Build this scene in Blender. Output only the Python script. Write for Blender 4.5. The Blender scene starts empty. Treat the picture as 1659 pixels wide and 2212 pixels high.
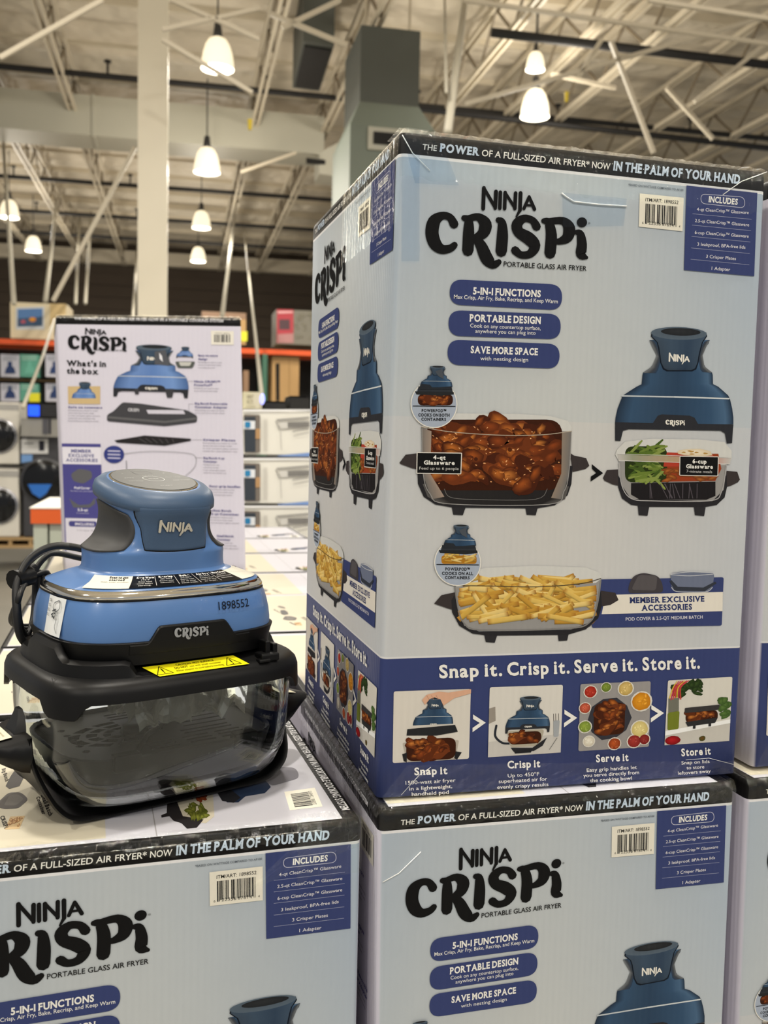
import bpy, bmesh, math, random
import numpy as np
from mathutils import Vector, Matrix, noise
from mathutils.geometry import tessellate_polygon

random.seed(7)
SC = bpy.context.scene
COL = SC.collection
PI = math.pi

# ------------------------------------------------------------------ camera
FPX = 2090.0
CAM = Vector((-0.2525, -0.9395, 0.3751))
_r = Vector((0.96672, -0.2549, 0.02166)).normalized()
_f = Vector((0.25582, 0.96353, -0.07852)); _f = (_f - _r * _f.dot(_r)).normalized()
_d = _f.cross(_r)
RIGHT, FWD, DOWN = _r, _f, _d
cd = bpy.data.cameras.new('camera')
cam = bpy.data.objects.new('camera', cd); COL.objects.link(cam)
cd.sensor_fit = 'VERTICAL'; cd.sensor_height = 24.0; cd.lens = FPX / 2212 * 24.0
cd.clip_start = 0.02; cd.clip_end = 200
M = Matrix.Identity(4)
for i in range(3):
    M[i][0] = RIGHT[i]; M[i][1] = -DOWN[i]; M[i][2] = -FWD[i]; M[i][3] = CAM[i]
cam.matrix_world = M
cd.dof.use_dof = True; cd.dof.focus_distance = 1.05; cd.dof.aperture_fstop = 5.2
SC.camera = cam

# ------------------------------------------------------------------ world, exposure
w = bpy.data.worlds.new('hall_light'); SC.world = w; w.use_nodes = True
bg = w.node_tree.nodes['Background']; bg.inputs[0].default_value = (0.985, 0.98, 0.975, 1); bg.inputs[1].default_value = 0.43
SC.view_settings.view_transform = 'Standard'; SC.view_settings.look = 'None'
SC.view_settings.gamma = 1; SC.view_settings.use_curve_mapping = False
SC.view_settings.exposure = -0.14
SC.cycles.use_denoising = True
SC.cycles.max_bounces = 10; SC.cycles.transmission_bounces = 10; SC.cycles.transparent_max_bounces = 16
SC.cycles.sample_clamp_indirect = 6.0
LAMP_POWER = 84.0

# measuring helpers: a sight line of the photograph met with a real plane gives a real place
def ray(px, py):
    return (FWD + RIGHT * ((px - 829.5) / FPX) + DOWN * ((py - 1106) / FPX))
def onz(px, py, z):
    d = ray(px, py); return CAM + d * ((z - CAM.z) / d.z)
def ony(px, py, y):
    d = ray(px, py); return CAM + d * ((y - CAM.y) / d.y)
def onx(px, py, x):
    d = ray(px, py); return CAM + d * ((x - CAM.x) / d.x)
def proj(P):
    q = Vector(P) - CAM; z = q.dot(FWD); return 829.5 + FPX * q.dot(RIGHT) / z, 1106 + FPX * q.dot(DOWN) / z
# the hall is turned a little from the cartons
_h = ray(391, 931); HY = Vector((_h.x, _h.y, 0)).normalized(); HX = Vector((HY.y, -HY.x, 0))
def hall(x, y, z):
    """hall coordinates: x right, y away, z up, from the camera's foot point at camera height"""
    return Vector((CAM.x, CAM.y, CAM.z)) + HX * x + HY * y + Vector((0, 0, z))
def hdep(px, py, dep):
    d = ray(px, py); t = dep / d.dot(HY); q = d * t
    return Vector((q.dot(HX), dep, q.z))
def hz(px, py, z):
    d = ray(px, py); t = z / d.z; q = d * t
    return Vector((q.dot(HX), q.dot(HY), z))
HALL_ROT = math.atan2(HX.y, HX.x)
FLOOR_Z = -1.50            # world z of the floor

# ------------------------------------------------------------------ materials
def lin(c):
    c = c / 255.0
    return c / 12.92 if c <= 0.04045 else ((c + 0.055) / 1.055) ** 2.4
def rgb(*c):
    if len(c) == 1: c = c[0]
    return (lin(c[0]), lin(c[1]), lin(c[2]), 1.0)
MATS = {}
def mat(name, col=(200, 200, 200), rough=.5, metal=0., spec=.5, trans=0., ior=1.45, emit=None, estr=0., coat=0., alpha=1.):
    if name in MATS: return MATS[name]
    m = bpy.data.materials.new(name); m.use_nodes = True
    b = m.node_tree.nodes['Principled BSDF']
    b.inputs['Base Color'].default_value = rgb(col); b.inputs['Roughness'].default_value = rough
    b.inputs['Metallic'].default_value = metal; b.inputs['Specular IOR Level'].default_value = spec
    b.inputs['Transmission Weight'].default_value = trans; b.inputs['IOR'].default_value = ior
    b.inputs['Coat Weight'].default_value = coat; b.inputs['Alpha'].default_value = alpha
    if emit: b.inputs['Emission Color'].default_value = rgb(emit); b.inputs['Emission Strength'].default_value = estr
    MATS[name] = m; return m
def add_noise(m, scale=30, amount=.12, bump=0., bscale=None, dist=.001, coords='Object'):
    """slight grain in the base colour and in the relief"""
    nt = m.node_tree; b = nt.nodes['Principled BSDF']
    tc = nt.nodes.new('ShaderNodeTexCoord'); n = nt.nodes.new('ShaderNodeTexNoise'); n.inputs['Scale'].default_value = scale
    n.inputs['Detail'].default_value = 4
    nt.links.new(tc.outputs[coords], n.inputs['Vector'])
    if amount:
        base = b.inputs['Base Color'].default_value[:]
        mx = nt.nodes.new('ShaderNodeMix'); mx.data_type = 'RGBA'
        mx.inputs['A'].default_value = tuple(max(0, x * (1 - amount)) for x in base[:3]) + (1,)
        mx.inputs['B'].default_value = tuple(min(1, x * (1 + amount)) for x in base[:3]) + (1,)
        nt.links.new(n.outputs['Fac'], mx.inputs['Factor']); nt.links.new(mx.outputs['Result'], b.inputs['Base Color'])
    if bump:
        n2 = nt.nodes.new('ShaderNodeTexNoise'); n2.inputs['Scale'].default_value = bscale or scale
        nt.links.new(tc.outputs[coords], n2.inputs['Vector'])
        bp = nt.nodes.new('ShaderNodeBump'); bp.inputs['Strength'].default_value = bump; bp.inputs['Distance'].default_value = dist
        nt.links.new(n2.outputs['Fac'], bp.inputs['Height']); nt.links.new(bp.outputs['Normal'], b.inputs['Normal'])
    return m
def ink_material(name, rough, ribs=0., coat=0.):
    """printed board: the colour of the print is stored per polygon; ribs = corrugation relief"""
    m = mat(name, (255, 255, 255), rough, coat=coat, spec=.14)
    nt = m.node_tree; b = nt.nodes['Principled BSDF']
    a = nt.nodes.new('ShaderNodeAttribute'); a.attribute_name = 'ink'
    nt.links.new(a.outputs['Color'], b.inputs['Base Color'])
    if ribs:
        tc = nt.nodes.new('ShaderNodeTexCoord'); sp = nt.nodes.new('ShaderNodeSeparateXYZ')
        nt.links.new(tc.outputs['Object'], sp.inputs[0])
        ad = nt.nodes.new('ShaderNodeMath'); ad.operation = 'ADD'
        nt.links.new(sp.outputs['X'], ad.inputs[0]); nt.links.new(sp.outputs['Y'], ad.inputs[1])
        mu = nt.nodes.new('ShaderNodeMath'); mu.operation = 'MULTIPLY'; mu.inputs[1].default_value = 2 * PI / .0072
        nt.links.new(ad.outputs[0], mu.inputs[0])
        sn = nt.nodes.new('ShaderNodeMath'); sn.operation = 'SINE'; nt.links.new(mu.outputs[0], sn.inputs[0])
        n = nt.nodes.new('ShaderNodeTexNoise'); n.inputs['Scale'].default_value = 16; n.inputs['Detail'].default_value = 3
        nt.links.new(tc.outputs['Object'], n.inputs['Vector'])
        m2 = nt.nodes.new('ShaderNodeMath'); m2.operation = 'MULTIPLY_ADD'; m2.inputs[1].default_value = 9
        nt.links.new(n.outputs['Fac'], m2.inputs[0]); nt.links.new(sn.outputs[0], m2.inputs[2])
        bp = nt.nodes.new('ShaderNodeBump'); bp.inputs['Strength'].default_value = ribs; bp.inputs['Distance'].default_value = .0002
        nt.links.new(m2.outputs[0], bp.inputs['Height']); nt.links.new(bp.outputs['Normal'], b.inputs['Normal'])
    return m
INK = ink_material('printed_board', .42, .3)
INKP = ink_material('printed_label', .45)
def film_material(name, fac_min=.04, tint=(235, 235, 225), rough=.08, bump=.6, bscale=60, gl=.5):
    """clear tape / thin film: mostly see-through with a gloss"""
    m = bpy.data.materials.new(name); m.use_nodes = True; nt = m.node_tree
    nt.nodes.clear(); out = nt.nodes.new('ShaderNodeOutputMaterial')
    tr = nt.nodes.new('ShaderNodeBsdfTransparent'); tr.inputs[0].default_value = rgb(tint)
    g = nt.nodes.new('ShaderNodeBsdfGlossy'); g.inputs['Roughness'].default_value = rough
    fr = nt.nodes.new('ShaderNodeFresnel'); fr.inputs['IOR'].default_value = 1.5
    tc = nt.nodes.new('ShaderNodeTexCoord'); n = nt.nodes.new('ShaderNodeTexNoise'); n.inputs['Scale'].default_value = bscale
    n.inputs['Detail'].default_value = 5
    nt.links.new(tc.outputs['Object'], n.inputs['Vector'])
    bp = nt.nodes.new('ShaderNodeBump'); bp.inputs['Strength'].default_value = bump; bp.inputs['Distance'].default_value = .002
    nt.links.new(n.outputs['Fac'], bp.inputs['Height'])
    nt.links.new(bp.outputs['Normal'], g.inputs['Normal']); nt.links.new(bp.outputs['Normal'], fr.inputs['Normal'])
    mp = nt.nodes.new('ShaderNodeMath'); mp.operation = 'MULTIPLY_ADD'; mp.inputs[1].default_value = gl; mp.inputs[2].default_value = fac_min
    nt.links.new(fr.outputs[0], mp.inputs[0])
    nt.links.new(mp.outputs[0], g.inputs['Color']); mx = nt.nodes.new('ShaderNodeAddShader')
    nt.links.new(tr.outputs[0], mx.inputs[0]); nt.links.new(g.outputs[0], mx.inputs[1]); nt.links.new(mx.outputs[0], out.inputs[0])
    MATS[name] = m; return m

# ------------------------------------------------------------------ object helpers
def link(o, parent=None):
    COL.objects.link(o)
    if parent is not None: o.parent = parent
    return o
def mesh(name, verts, faces, material=None, parent=None, smooth=False, cols=None, midx=None, loc=None):
    me = bpy.data.meshes.new(name)
    me.from_pydata([tuple(v) for v in verts], [], [tuple(f) for f in faces])
    if material is not None:
        for m in (material if isinstance(material, (list, tuple)) else [material]): me.materials.append(m)
    if midx is not None: me.polygons.foreach_set('material_index', midx)
    if cols is not None:
        at = me.color_attributes.new('ink', 'FLOAT_COLOR', 'POINT')
        at.data.foreach_set('color', np.asarray(cols, dtype=np.float32).ravel())
    if smooth: me.polygons.foreach_set('use_smooth', [True] * len(me.polygons))
    me.update()
    o = bpy.data.objects.new(name, me); link(o, parent)
    if loc is not None: o.location = loc
    return o
def tag(o, label=None, cat=None, group=None, kind=None):
    if label: o['label'] = label
    if cat: o['category'] = cat
    if group: o['group'] = group
    if kind: o['kind'] = kind
    return o
def empty(name, loc, label, cat, group=None, rz=0.):
    o = bpy.data.objects.new(name, None); o.empty_display_size = .05; link(o)
    o.location = loc; o.rotation_euler = (0, 0, rz); return tag(o, label, cat, group)
def copy_tree(o, parent=None):
    c = o.copy(); COL.objects.link(c); c.parent = parent
    for ch in list(o.children): copy_tree(ch, c)
    return c
class MB:
    """collects simple solids into one mesh"""
    def __init__(s): s.v = []; s.f = []; s.c = []
    def add(s, vs, fs, c=None):
        n = len(s.v); s.v += [Vector(v) for v in vs]; s.f += [tuple(i + n for i in f) for f in fs]
        if c is not None: s.c += [c] * len(vs)
    def box(s, a, b, c=None):
        x0, y0, z0 = a; x1, y1, z1 = b
        s.add([(x0, y0, z0), (x1, y0, z0), (x1, y1, z0), (x0, y1, z0), (x0, y0, z1), (x1, y0, z1), (x1, y1, z1), (x0, y1, z1)],
              [(0, 3, 2, 1), (4, 5, 6, 7), (0, 1, 5, 4), (1, 2, 6, 5), (2, 3, 7, 6), (3, 0, 4, 7)], c)
    def bar(s, p, q, wd, hg=None, up=(0, 0, 1)):
        p = Vector(p); q = Vector(q); d = (q - p).normalized(); u = Vector(up)
        if abs(d.dot(u)) > .98: u = Vector((1, 0, 0))
        a = d.cross(u).normalized() * (wd / 2); b = a.cross(d).normalized() * ((hg or wd) / 2)
        vs = [e + sa * a + sb * b for e in (p, q) for sa, sb in ((-1, -1), (1, -1), (1, 1), (-1, 1))]
        s.add(vs, [(0, 1, 2, 3), (7, 6, 5, 4), (0, 4, 5, 1), (1, 5, 6, 2), (2, 6, 7, 3), (3, 7, 4, 0)])
    def tube(s, pts, r, n=8, cap=True):
        pts = [Vector(p) for p in pts]; rr = r if isinstance(r, (list, tuple)) else [r] * len(pts)
        prev = None; rings = []
        for i, p in enumerate(pts):
            d = (pts[min(i + 1, len(pts) - 1)] - pts[max(i - 1, 0)]).normalized()
            if prev is None:
                u = Vector((0, 0, 1)) if abs(d.z) < .9 else Vector((1, 0, 0)); a = d.cross(u).normalized()
            else: a = (prev - d * prev.dot(d)).normalized()
            prev = a; b = d.cross(a)
            rings.append([p + (a * math.cos(2 * PI * k / n) + b * math.sin(2 * PI * k / n)) * rr[i] for k in range(n)])
        s.loft(rings, cap)
    def loft(s, rings, cap=True, closed=True):
        n = len(rings[0]); vs = [v for r in rings for v in r]; fs = []
        for i in range(len(rings) - 1):
            for k in range(n if closed else n - 1):
                k2 = (k + 1) % n; fs.append((i * n + k, i * n + k2, (i + 1) * n + k2, (i + 1) * n + k))
        if cap: fs.append(tuple(range(n - 1, -1, -1))); fs.append(tuple((len(rings) - 1) * n + k for k in range(n)))
        s.add(vs, fs)
    def build(s, name, material, parent=None, smooth=False, loc=None, bevel=0., seg=2, auto=None):
        o = mesh(name, s.v, s.f, material, parent, smooth, s.c if s.c else None, loc=loc)
        if bevel:
            bm = bmesh.new(); bm.from_mesh(o.data)
            eds = [e for e in bm.edges if len(e.link_faces) == 2 and e.calc_face_angle(0) > .5]
            bmesh.ops.bevel(bm, geom=eds, offset=bevel, segments=seg, affect='EDGES', profile=.5)
            bm.to_mesh(o.data); bm.free()
        if auto is not None: shade(o, auto)
        return o
def shade(o, ang=.6):
    me = o.data; me.polygons.foreach_set('use_smooth', [True] * len(me.polygons))
    bm = bmesh.new(); bm.from_mesh(me)
    for e in bm.edges:
        e.smooth = not (len(e.link_faces) != 2 or e.calc_face_angle(0) > ang)
    bm.to_mesh(me); bm.free(); return o
def smooth_curve(pts, n=6, closed=False):
    P = [Vector(p) for p in pts]; out = []; L = len(P)
    for i in range(L if closed else L - 1):
        if closed: p0, p1, p2, p3 = P[i - 1], P[i], P[(i + 1) % L], P[(i + 2) % L]
        else: p0, p1, p2, p3 = P[max(i - 1, 0)], P[i], P[i + 1], P[min(i + 2, L - 1)]
        for k in range(n):
            t = k / n
            out.append(.5 * ((2 * p1) + (p2 - p0) * t + (2 * p0 - 5 * p1 + 4 * p2 - p3) * t * t + (3 * p1 - p0 - 3 * p2 + p3) * t ** 3))
    if not closed: out.append(P[-1])
    return out
# ------------------------------------------------------------------ flat print engine
def homography(src, dst):
    A = []; b = []
    for (x, y), (u, v) in zip(src, dst):
        A.append([x, y, 1, 0, 0, 0, -u * x, -u * y]); b.append(u)
        A.append([0, 0, 0, x, y, 1, -v * x, -v * y]); b.append(v)
    h = np.append(np.linalg.solve(np.array(A, float), np.array(b, float)), 1).reshape(3, 3)
    def f(x, y):
        q = h @ np.array([x, y, 1.0]); return (q[0] / q[2], q[1] / q[2])
    return f
LAY = .00012
class Art:
    def __init__(s): s.v = []; s.c = []; s.t = []; s.k = 0
    def tri(s, vs, cs, ts, lay, zz=None):
        s.k += 1; lay += (s.k % 20) * .015       # overlapping inks never share one plane
        n = len(s.v); s.v += [(x, y, lay + (zz[i] if zz else 0)) for i, (x, y) in enumerate(vs)]; s.c += cs; s.t += [(a + n, b + n, c + n) for a, b, c in ts]
    def poly(s, pts, col, lay=1):
        c = rgb(col)
        tt = tessellate_polygon([[Vector((x, y, 0)) for x, y in pts]])
        s.tri(pts, [c] * len(pts), [tuple(t) for t in tt], lay)
    def rows(s, rows, ramp, lay=1, vr=None):
        """rows = [((xl,yl),(xr,yr)), ...]; ramp = [(t, colour), ...] across; vr = multiplier per row"""
        n = len(ramp); vs = []; cs = []; ts = []
        for j, (a, b) in enumerate(rows):
            k = vr[j] if vr else 1
            for t, col in ramp:
                vs.append((a[0] + (b[0] - a[0]) * t, a[1] + (b[1] - a[1]) * t)); c = rgb(col); cs.append((c[0] * k, c[1] * k, c[2] * k, 1))
        for j in range(len(rows) - 1):
            for i in range(n - 1):
                p = j * n + i; ts += [(p, p + 1, p + n + 1), (p, p + n + 1, p + n)]
        s.tri(vs, cs, ts, lay)
    def blob(s, c, rx, ry, ang, c0, c1, lay=1, n=12, irr=.12, M_=None):
        pts = []; ca, sa = math.cos(ang), math.sin(ang)
        for k in range(n):
            t = 2 * PI * k / n; r = 1 + random.uniform(-irr, irr); x, y = rx * r * math.cos(t), ry * r * math.sin(t)
            pts.append((c[0] + x * ca - y * sa, c[1] + x * sa + y * ca))
        cen = (c[0] - rx * .15, c[1] - ry * .2)
        if M_: pts = [M_(*p) for p in pts]; cen = M_(*cen)
        e, m = rgb(c1), rgb(c0)
        s.tri([cen] + pts, [m] + [e] * n, [(0, 1 + k, 1 + (k + 1) % n) for k in range(n)], lay)
    def stroke(s, pts, col, lay=1, M_=None, n=5, w=None):
        """pts = (x,y,halfwidth); round pen"""
        P = smooth_curve([Vector((p[0], p[1], p[2] if len(p) > 2 else w)) for p in pts], n) if len(pts) > 2 and n > 1 else [Vector((p[0], p[1], p[2] if len(p) > 2 else w)) for p in pts]
        L = []; R = []
        for i, p in enumerate(P):
            d = (P[min(i + 1, len(P) - 1)] - P[max(i - 1, 0)]).xy
            d = d.normalized() if d.length > 0 else Vector((1, 0)); nn = Vector((-d.y, d.x))
            L.append((p.x + nn.x * p.z, p.y + nn.y * p.z)); R.append((p.x - nn.x * p.z, p.y - nn.y * p.z))
        vs = L + R; m = len(P); ts = []
        for i in range(m - 1): ts += [(i, i + 1, m + i + 1), (i, m + i + 1, m + i)]
        if M_: vs = [M_(*v) for v in vs]
        c = rgb(col); s.tri(vs, [c] * len(vs), ts, lay)
        for p, d in ((P[0], -(P[1] - P[0])), (P[-1], P[-1] - P[-2])):
            k = 8; vs = [(p.x, p.y)] + [(p.x + p.z * math.cos(2 * PI * j / k), p.y + p.z * math.sin(2 * PI * j / k)) for j in range(k)]
            if M_: vs = [M_(*v) for v in vs]
            s.tri(vs, [c] * (k + 1), [(0, 1 + j, 1 + (j + 1) % k) for j in range(k)], lay)
    def line(s, a, b, w, col, lay=2, M_=None):
        s.stroke([(a[0], a[1], w / 2), (b[0], b[1], w / 2)], col, lay, M_, n=1)
    def rrect(s, q, r, col, lay=1, M_=None, border=None, bw=1.5):
        """rounded quad given by 4 pixel corners (clockwise from top left)"""
        pts = rounded(q, r)
        if border:
            s.poly([M_(*p) for p in pts] if M_ else pts, border, lay)
            c = (sum(p[0] for p in q) / 4, sum(p[1] for p in q) / 4)
            q2 = [(p[0] + (bw if p[0] < c[0] else -bw), p[1] + (bw if p[1] < c[1] else -bw)) for p in q]
            pts = rounded(q2, max(r - bw, .5)); lay += .5
        s.poly([M_(*p) for p in pts] if M_ else pts, col, lay)
    def text(s, st, a, b, h, col, lay=3, M_=None, font='sans', bold=0., sh=None):
        """string fitted between baseline points a and b (pixels), capital height h pixels"""
        if M_ is None: M_ = lambda x, y: (x, y)
        V, T, wd, Z = text_geo(st, font, bold)
        A = Vector(M_(*a)); B = Vector(M_(*b)); mx = ((a[0] + b[0]) / 2, (a[1] + b[1]) / 2)
        dd = Vector((b[0] - a[0], b[1] - a[1])); nn = Vector((dd.y, -dd.x)).normalized()
        if dd.x < 0 and False: nn = -nn
        up = Vector(M_(mx[0] + nn.x * h, mx[1] + nn.y * h)) - Vector(M_(*mx))
        ex = (B - A) / wd
        vs = [(A.x + ex.x * x + up.x * y, A.y + ex.y * x + up.y * y) for x, y in V]
        s.tri(vs, [rgb(col)] * len(vs), T, lay, Z)
    def build(s, name, f3, material=None, parent=None):
        vs = [f3(u, v, l * LAY) for u, v, l in s.v]
        return mesh(name, vs, s.t, material or INKP, parent, cols=s.c)
def rounded(q, r, n=5):
    out = []; L = len(q)
    for i in range(L):
        p = Vector(q[i]); a = (Vector(q[i - 1]) - p); b = (Vector(q[(i + 1) % L]) - p)
        ra = min(r, a.length * .5, b.length * .5); a = a.normalized() * ra; b = b.normalized() * ra
        for k in range(n + 1):
            t = k / n; pt = (p + a) * (1 - t) ** 2 + p * 2 * t * (1 - t) + (p + b) * t * t
            out.append((pt.x, pt.y))
    return out
_TG = {}
def raw_text(st, off):
    cu = bpy.data.curves.new('t', 'FONT'); cu.body = st; cu.size = 1; cu.resolution_u = 3; cu.offset = off; cu.fill_mode = 'BOTH'
    o = bpy.data.objects.new('t', cu); COL.objects.link(o)
    dg = bpy.context.evaluated_depsgraph_get(); me = o.evaluated_get(dg).to_mesh(); me.calc_loop_triangles()
    V = [(v.co.x, v.co.y) for v in me.vertices]; T = [tuple(t.vertices) for t in me.loop_triangles]
    # keep triangles facing +z
    T2 = []
    for t in T:
        (x0, y0), (x1, y1), (x2, y2) = V[t[0]], V[t[1]], V[t[2]]
        T2.append(t if (x1 - x0) * (y2 - y0) - (x2 - x0) * (y1 - y0) > 0 else (t[0], t[2], t[1]))
    o.to_mesh_clear() if False else None
    bpy.data.objects.remove(o); bpy.data.curves.remove(cu)
    return V, T2
_cap = raw_text('H', 0)[0]; CAPH = max(p[1] for p in _cap)
SERIF = {'I': 'bm tm', 'H': 'bl br tl tr', 'N': 'bl tl tr', 'E': 'bl tl', 'F': 'bl tl', 'L': 'bl tl', 'D': 'bl tl', 'B': 'bl tl',
         'P': 'bl tl', 'R': 'bl tl br', 'T': 'bm', 'A': 'bl br', 'M': 'bl br tl tr', 'U': 'tl tr', 'V': 'tl tr', 'W': 'tl tr', 'Y': 'tl tr bm',
         'X': 'bl br tl tr', 'K': 'bl br tl tr', 'i': 'bm', 'n': 'bl br', 'r': 'bl', 'h': 'bl br', 'x': 'bl br', 'l': 'bm', 'm': 'bl br', '1': 'bm'}
def text_geo(st, font, bold):
    key = (st, font, bold)
    if key in _TG: return _TG[key]
    if font == 'sans':
        V, T = raw_text(st, bold)
        x0 = min(v[0] for v in V); x1 = max(v[0] for v in V)
        V = [((x - x0) / CAPH, y / CAPH) for x, y in V]; r = (V, T, (x1 - x0) / CAPH, None)
    else:                                   # slab: the plain bold letters with slab feet added
        V = []; T = []; x = 0; Z = []
        for ch in st:
            if ch == ' ': x += .34; continue
            gk = ('g', ch, bold)
            if gk not in _TG:
                gv, gt = raw_text(ch, .022 + bold); gx0 = min(v[0] for v in gv); gx1 = max(v[0] for v in gv)
                _TG[gk] = ([((a - gx0) / CAPH, b / CAPH) for a, b in gv], gt, (gx1 - gx0) / CAPH)
            gv, gt, gw = _TG[gk]; n = len(V); V += [(a + x, b) for a, b in gv]; T += [tuple(i + n for i in t) for t in gt]; Z += [0] * len(gv)
            top = 1.0 if (ch.isupper() or ch in 'hl1') else .74
            for sf in SERIF.get(ch, '').split():
                cx = {'l': .09, 'm': gw / 2, 'r': gw - .09}[sf[1]]; hw = .15
                y0, y1 = (-.03, .09) if sf[0] == 'b' else (top - .09, top + .03)
                n = len(V); V += [(x + cx - hw, y0), (x + cx + hw, y0), (x + cx + hw, y1), (x + cx - hw, y1)]; T += [(n, n + 1, n + 2), (n, n + 2, n + 3)]; Z += [.12 if sf[0] == 'b' else .2] * 4
            x += gw + .135
        r = (V, T, x - .135, Z)
    _TG[key] = r; return r
def sub(M_, ox, oy, s, sy=None):
    sy = s if sy is None else sy
    return lambda x, y: M_(ox + x * s, oy + y * sy)
def quadmap(M_, q, w=100., h=100.):
    """unit picture (0..w, 0..h, y down) onto pixel quad q"""
    H_ = homography([(0, 0), (w, 0), (w, h), (0, h)], q)
    return lambda x, y: M_(*H_(x, y))

NAVY = (56, 66, 112); CREAM = (232, 228, 218); BLK = (16, 16, 17); CHAR = (52, 51, 54)
PODR = [(0, (34, 48, 66)), (.12, (54, 80, 108)), (.3, (50, 73, 98)), (.5, (44, 66, 91)), (.8, (52, 79, 108)), (.93, (72, 100, 130)), (1, (34, 48, 66))]
def logo_crispi(A, M_, col=BLK, lay=3, out=None):
    """drawn in pixels of an enlarged view; C R I S P i"""
    S = lambda p, c=col, l=lay, k=0: A.stroke([(a, b, w_ + k) for a, b, w_ in p], c, l, M_, 4)
    parts = [
        [(1045, 648, 30), (1016, 603, 25), (965, 594, 27), (914, 630, 42), (899, 705, 44), (920, 775, 42), (965, 812, 32), (1020, 806, 26), (1048, 785, 22)],
        [(1112, 608, 20), (1140, 625, 28), (1142, 700, 37), (1137, 820, 38)],
        [(1140, 612, 22), (1205, 602, 26), (1252, 648, 42), (1238, 706, 38), (1190, 735, 24), (1158, 738, 20)],
        [(1180, 735, 20), (1222, 785, 36), (1262, 872, 42), (1305, 912, 30), (1342, 896, 19)],
        [(1340, 622, 20), (1362, 640, 28), (1366, 720, 37), (1358, 826, 38)],
        [(1592, 665, 29), (1565, 625, 24), (1510, 612, 26), (1464, 648, 36), (1474, 700, 36), (1540, 742, 42), (1580, 790, 38), (1550, 842, 28), (1490, 850, 24), (1450, 820, 28)],
        [(1640, 628, 18), (1672, 640, 28), (1690, 720, 37), (1682, 838, 38)],
        [(1675, 632, 22), (1765, 628, 26), (1808, 675, 40), (1796, 735, 36), (1745, 762, 22), (1712, 760, 18)],
        [(1857, 702, 17), (1882, 715, 26), (1893, 780, 33), (1888, 846, 34), (1922, 868, 13)]]
    for p in parts: S(p)
    A.blob((1893, 638), 34, 33, 0, col, col, lay, 18, 0, M_)
def logo_ninja(A, M_, col=BLK, lay=3):
    for p in ([(1243, 412, 13), (1238, 548, 13)], [(1243, 414, 11), (1318, 540, 11)], [(1323, 436, 13), (1318, 545, 12)],
              [(1352, 440, 12), (1348, 546, 12)],
              [(1384, 442, 12), (1380, 548, 12)], [(1384, 444, 10), (1448, 542, 10)], [(1453, 446, 12), (1448, 548, 12)],
              [(1486, 446, 13), (1482, 560, 12)], [(1482, 558, 11), (1458, 600, 6)],
              [(1508, 548, 11), (1543, 470, 10)], [(1543, 470, 10), (1578, 552, 12)], [(1520, 525, 8), (1568, 528, 8)]):
        A.stroke(p, col, lay, M_, 1)
def pod_art(A, M_, lay=2, logos=True, black=True, grip=False, PODR=PODR):
    """front view of the powered pod; picture coordinates 455..1240 x 70..830"""
    m = M_
    prof = [(150, 683, 1083), (172, 694, 1076), (200, 722, 1052), (250, 731, 1036), (300, 716, 1040), (330, 690, 1056), (362, 642, 1098), (380, 637, 1103), (440, 631, 1105),
            (457, 596, 1140), (515, 505, 1206), (540, 495, 1218), (600, 472, 1232), (660, 458, 1240), (705, 455, 1240)]
    A.rows([(m(a, y), m(b, y)) for y, a, b in prof], PODR, lay)
    gr = [(0, (112, 116, 120)), (.5, (62, 66, 72)), (1, (40, 60, 84))]
    A.rows([(m(683, 152), m(720, 160)), (m(705, 200), m(752, 215)), (m(731, 250), m(762, 270)), (m(700, 322), m(740, 345)), (m(640, 365), m(725, 368))], gr, lay + .4)
    A.rows([(m(1083, 152), m(1048, 160)), (m(1060, 195), m(1012, 215)), (m(1036, 250), m(1006, 270)), (m(1048, 322), m(1020, 345)), (m(1100, 365), m(1036, 362))], gr, lay + .4)
    fp = [(100, 705, 1052), (125, 700, 1058), (165, 738, 1030), (200, 748, 1020), (250, 755, 1008), (300, 762, 1000), (335, 780, 985), (348, 805, 958)]
    A.rows([(m(a - 8, y + (8 if y > 330 else 0)), m(b + 8, y + (8 if y > 330 else 0))) for y, a, b in fp], [(0, (16, 24, 36)), (1, (16, 24, 36))], lay + .6)
    A.rows([(m(a, y), m(b, y)) for y, a, b in fp], [(0, (62, 76, 92)), (.3, (64, 82, 102)), (.7, (52, 70, 92)), (1, (66, 84, 104))], lay + 1, [1.1, 1, .9, .9, .85, .8, .7, .6])
    A.blob((878, 106), 186, 42, .03, (76, 86, 96), (84, 98, 112), lay + 1.2, 24, 0, m)
    A.blob((890, 96), 132, 25, .03, (44, 47, 50), (34, 36, 40), lay + 1.4, 24, 0, m)
    A.line(m(500, 517), m(850, 524), .0012 if False else abs(m(0, 10)[1] - m(0, 0)[1]), (190, 196, 200), lay + 1)
    A.line(m(850, 524), m(1210, 536), abs(m(0, 10)[1] - m(0, 0)[1]), (205, 210, 212), lay + 1)
    if black:
        A.poly([m(*p) for p in ((455, 690), (705, 697), (738, 648), (765, 639), (950, 648), (982, 662), (1004, 702), (1240, 706), (1237, 738), (1231, 830), (1196, 832), (1184, 765), (1155, 748), (545, 737), (507, 748), (490, 815), (455, 813))], (44, 45, 50), lay + 1)
    if logos:
        s_ = 130 / 340.; logo_ninja(A, lambda x, y: m(880 + (x - 1410) * s_, 268 + (y - 495) * s_), CREAM, lay + 2)
        s_ = 128 / 1075.; logo_crispi(A, lambda x, y: m(853 + (x - 1395) * s_, 694 + (y - 730) * s_), CREAM, lay + 2)
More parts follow.
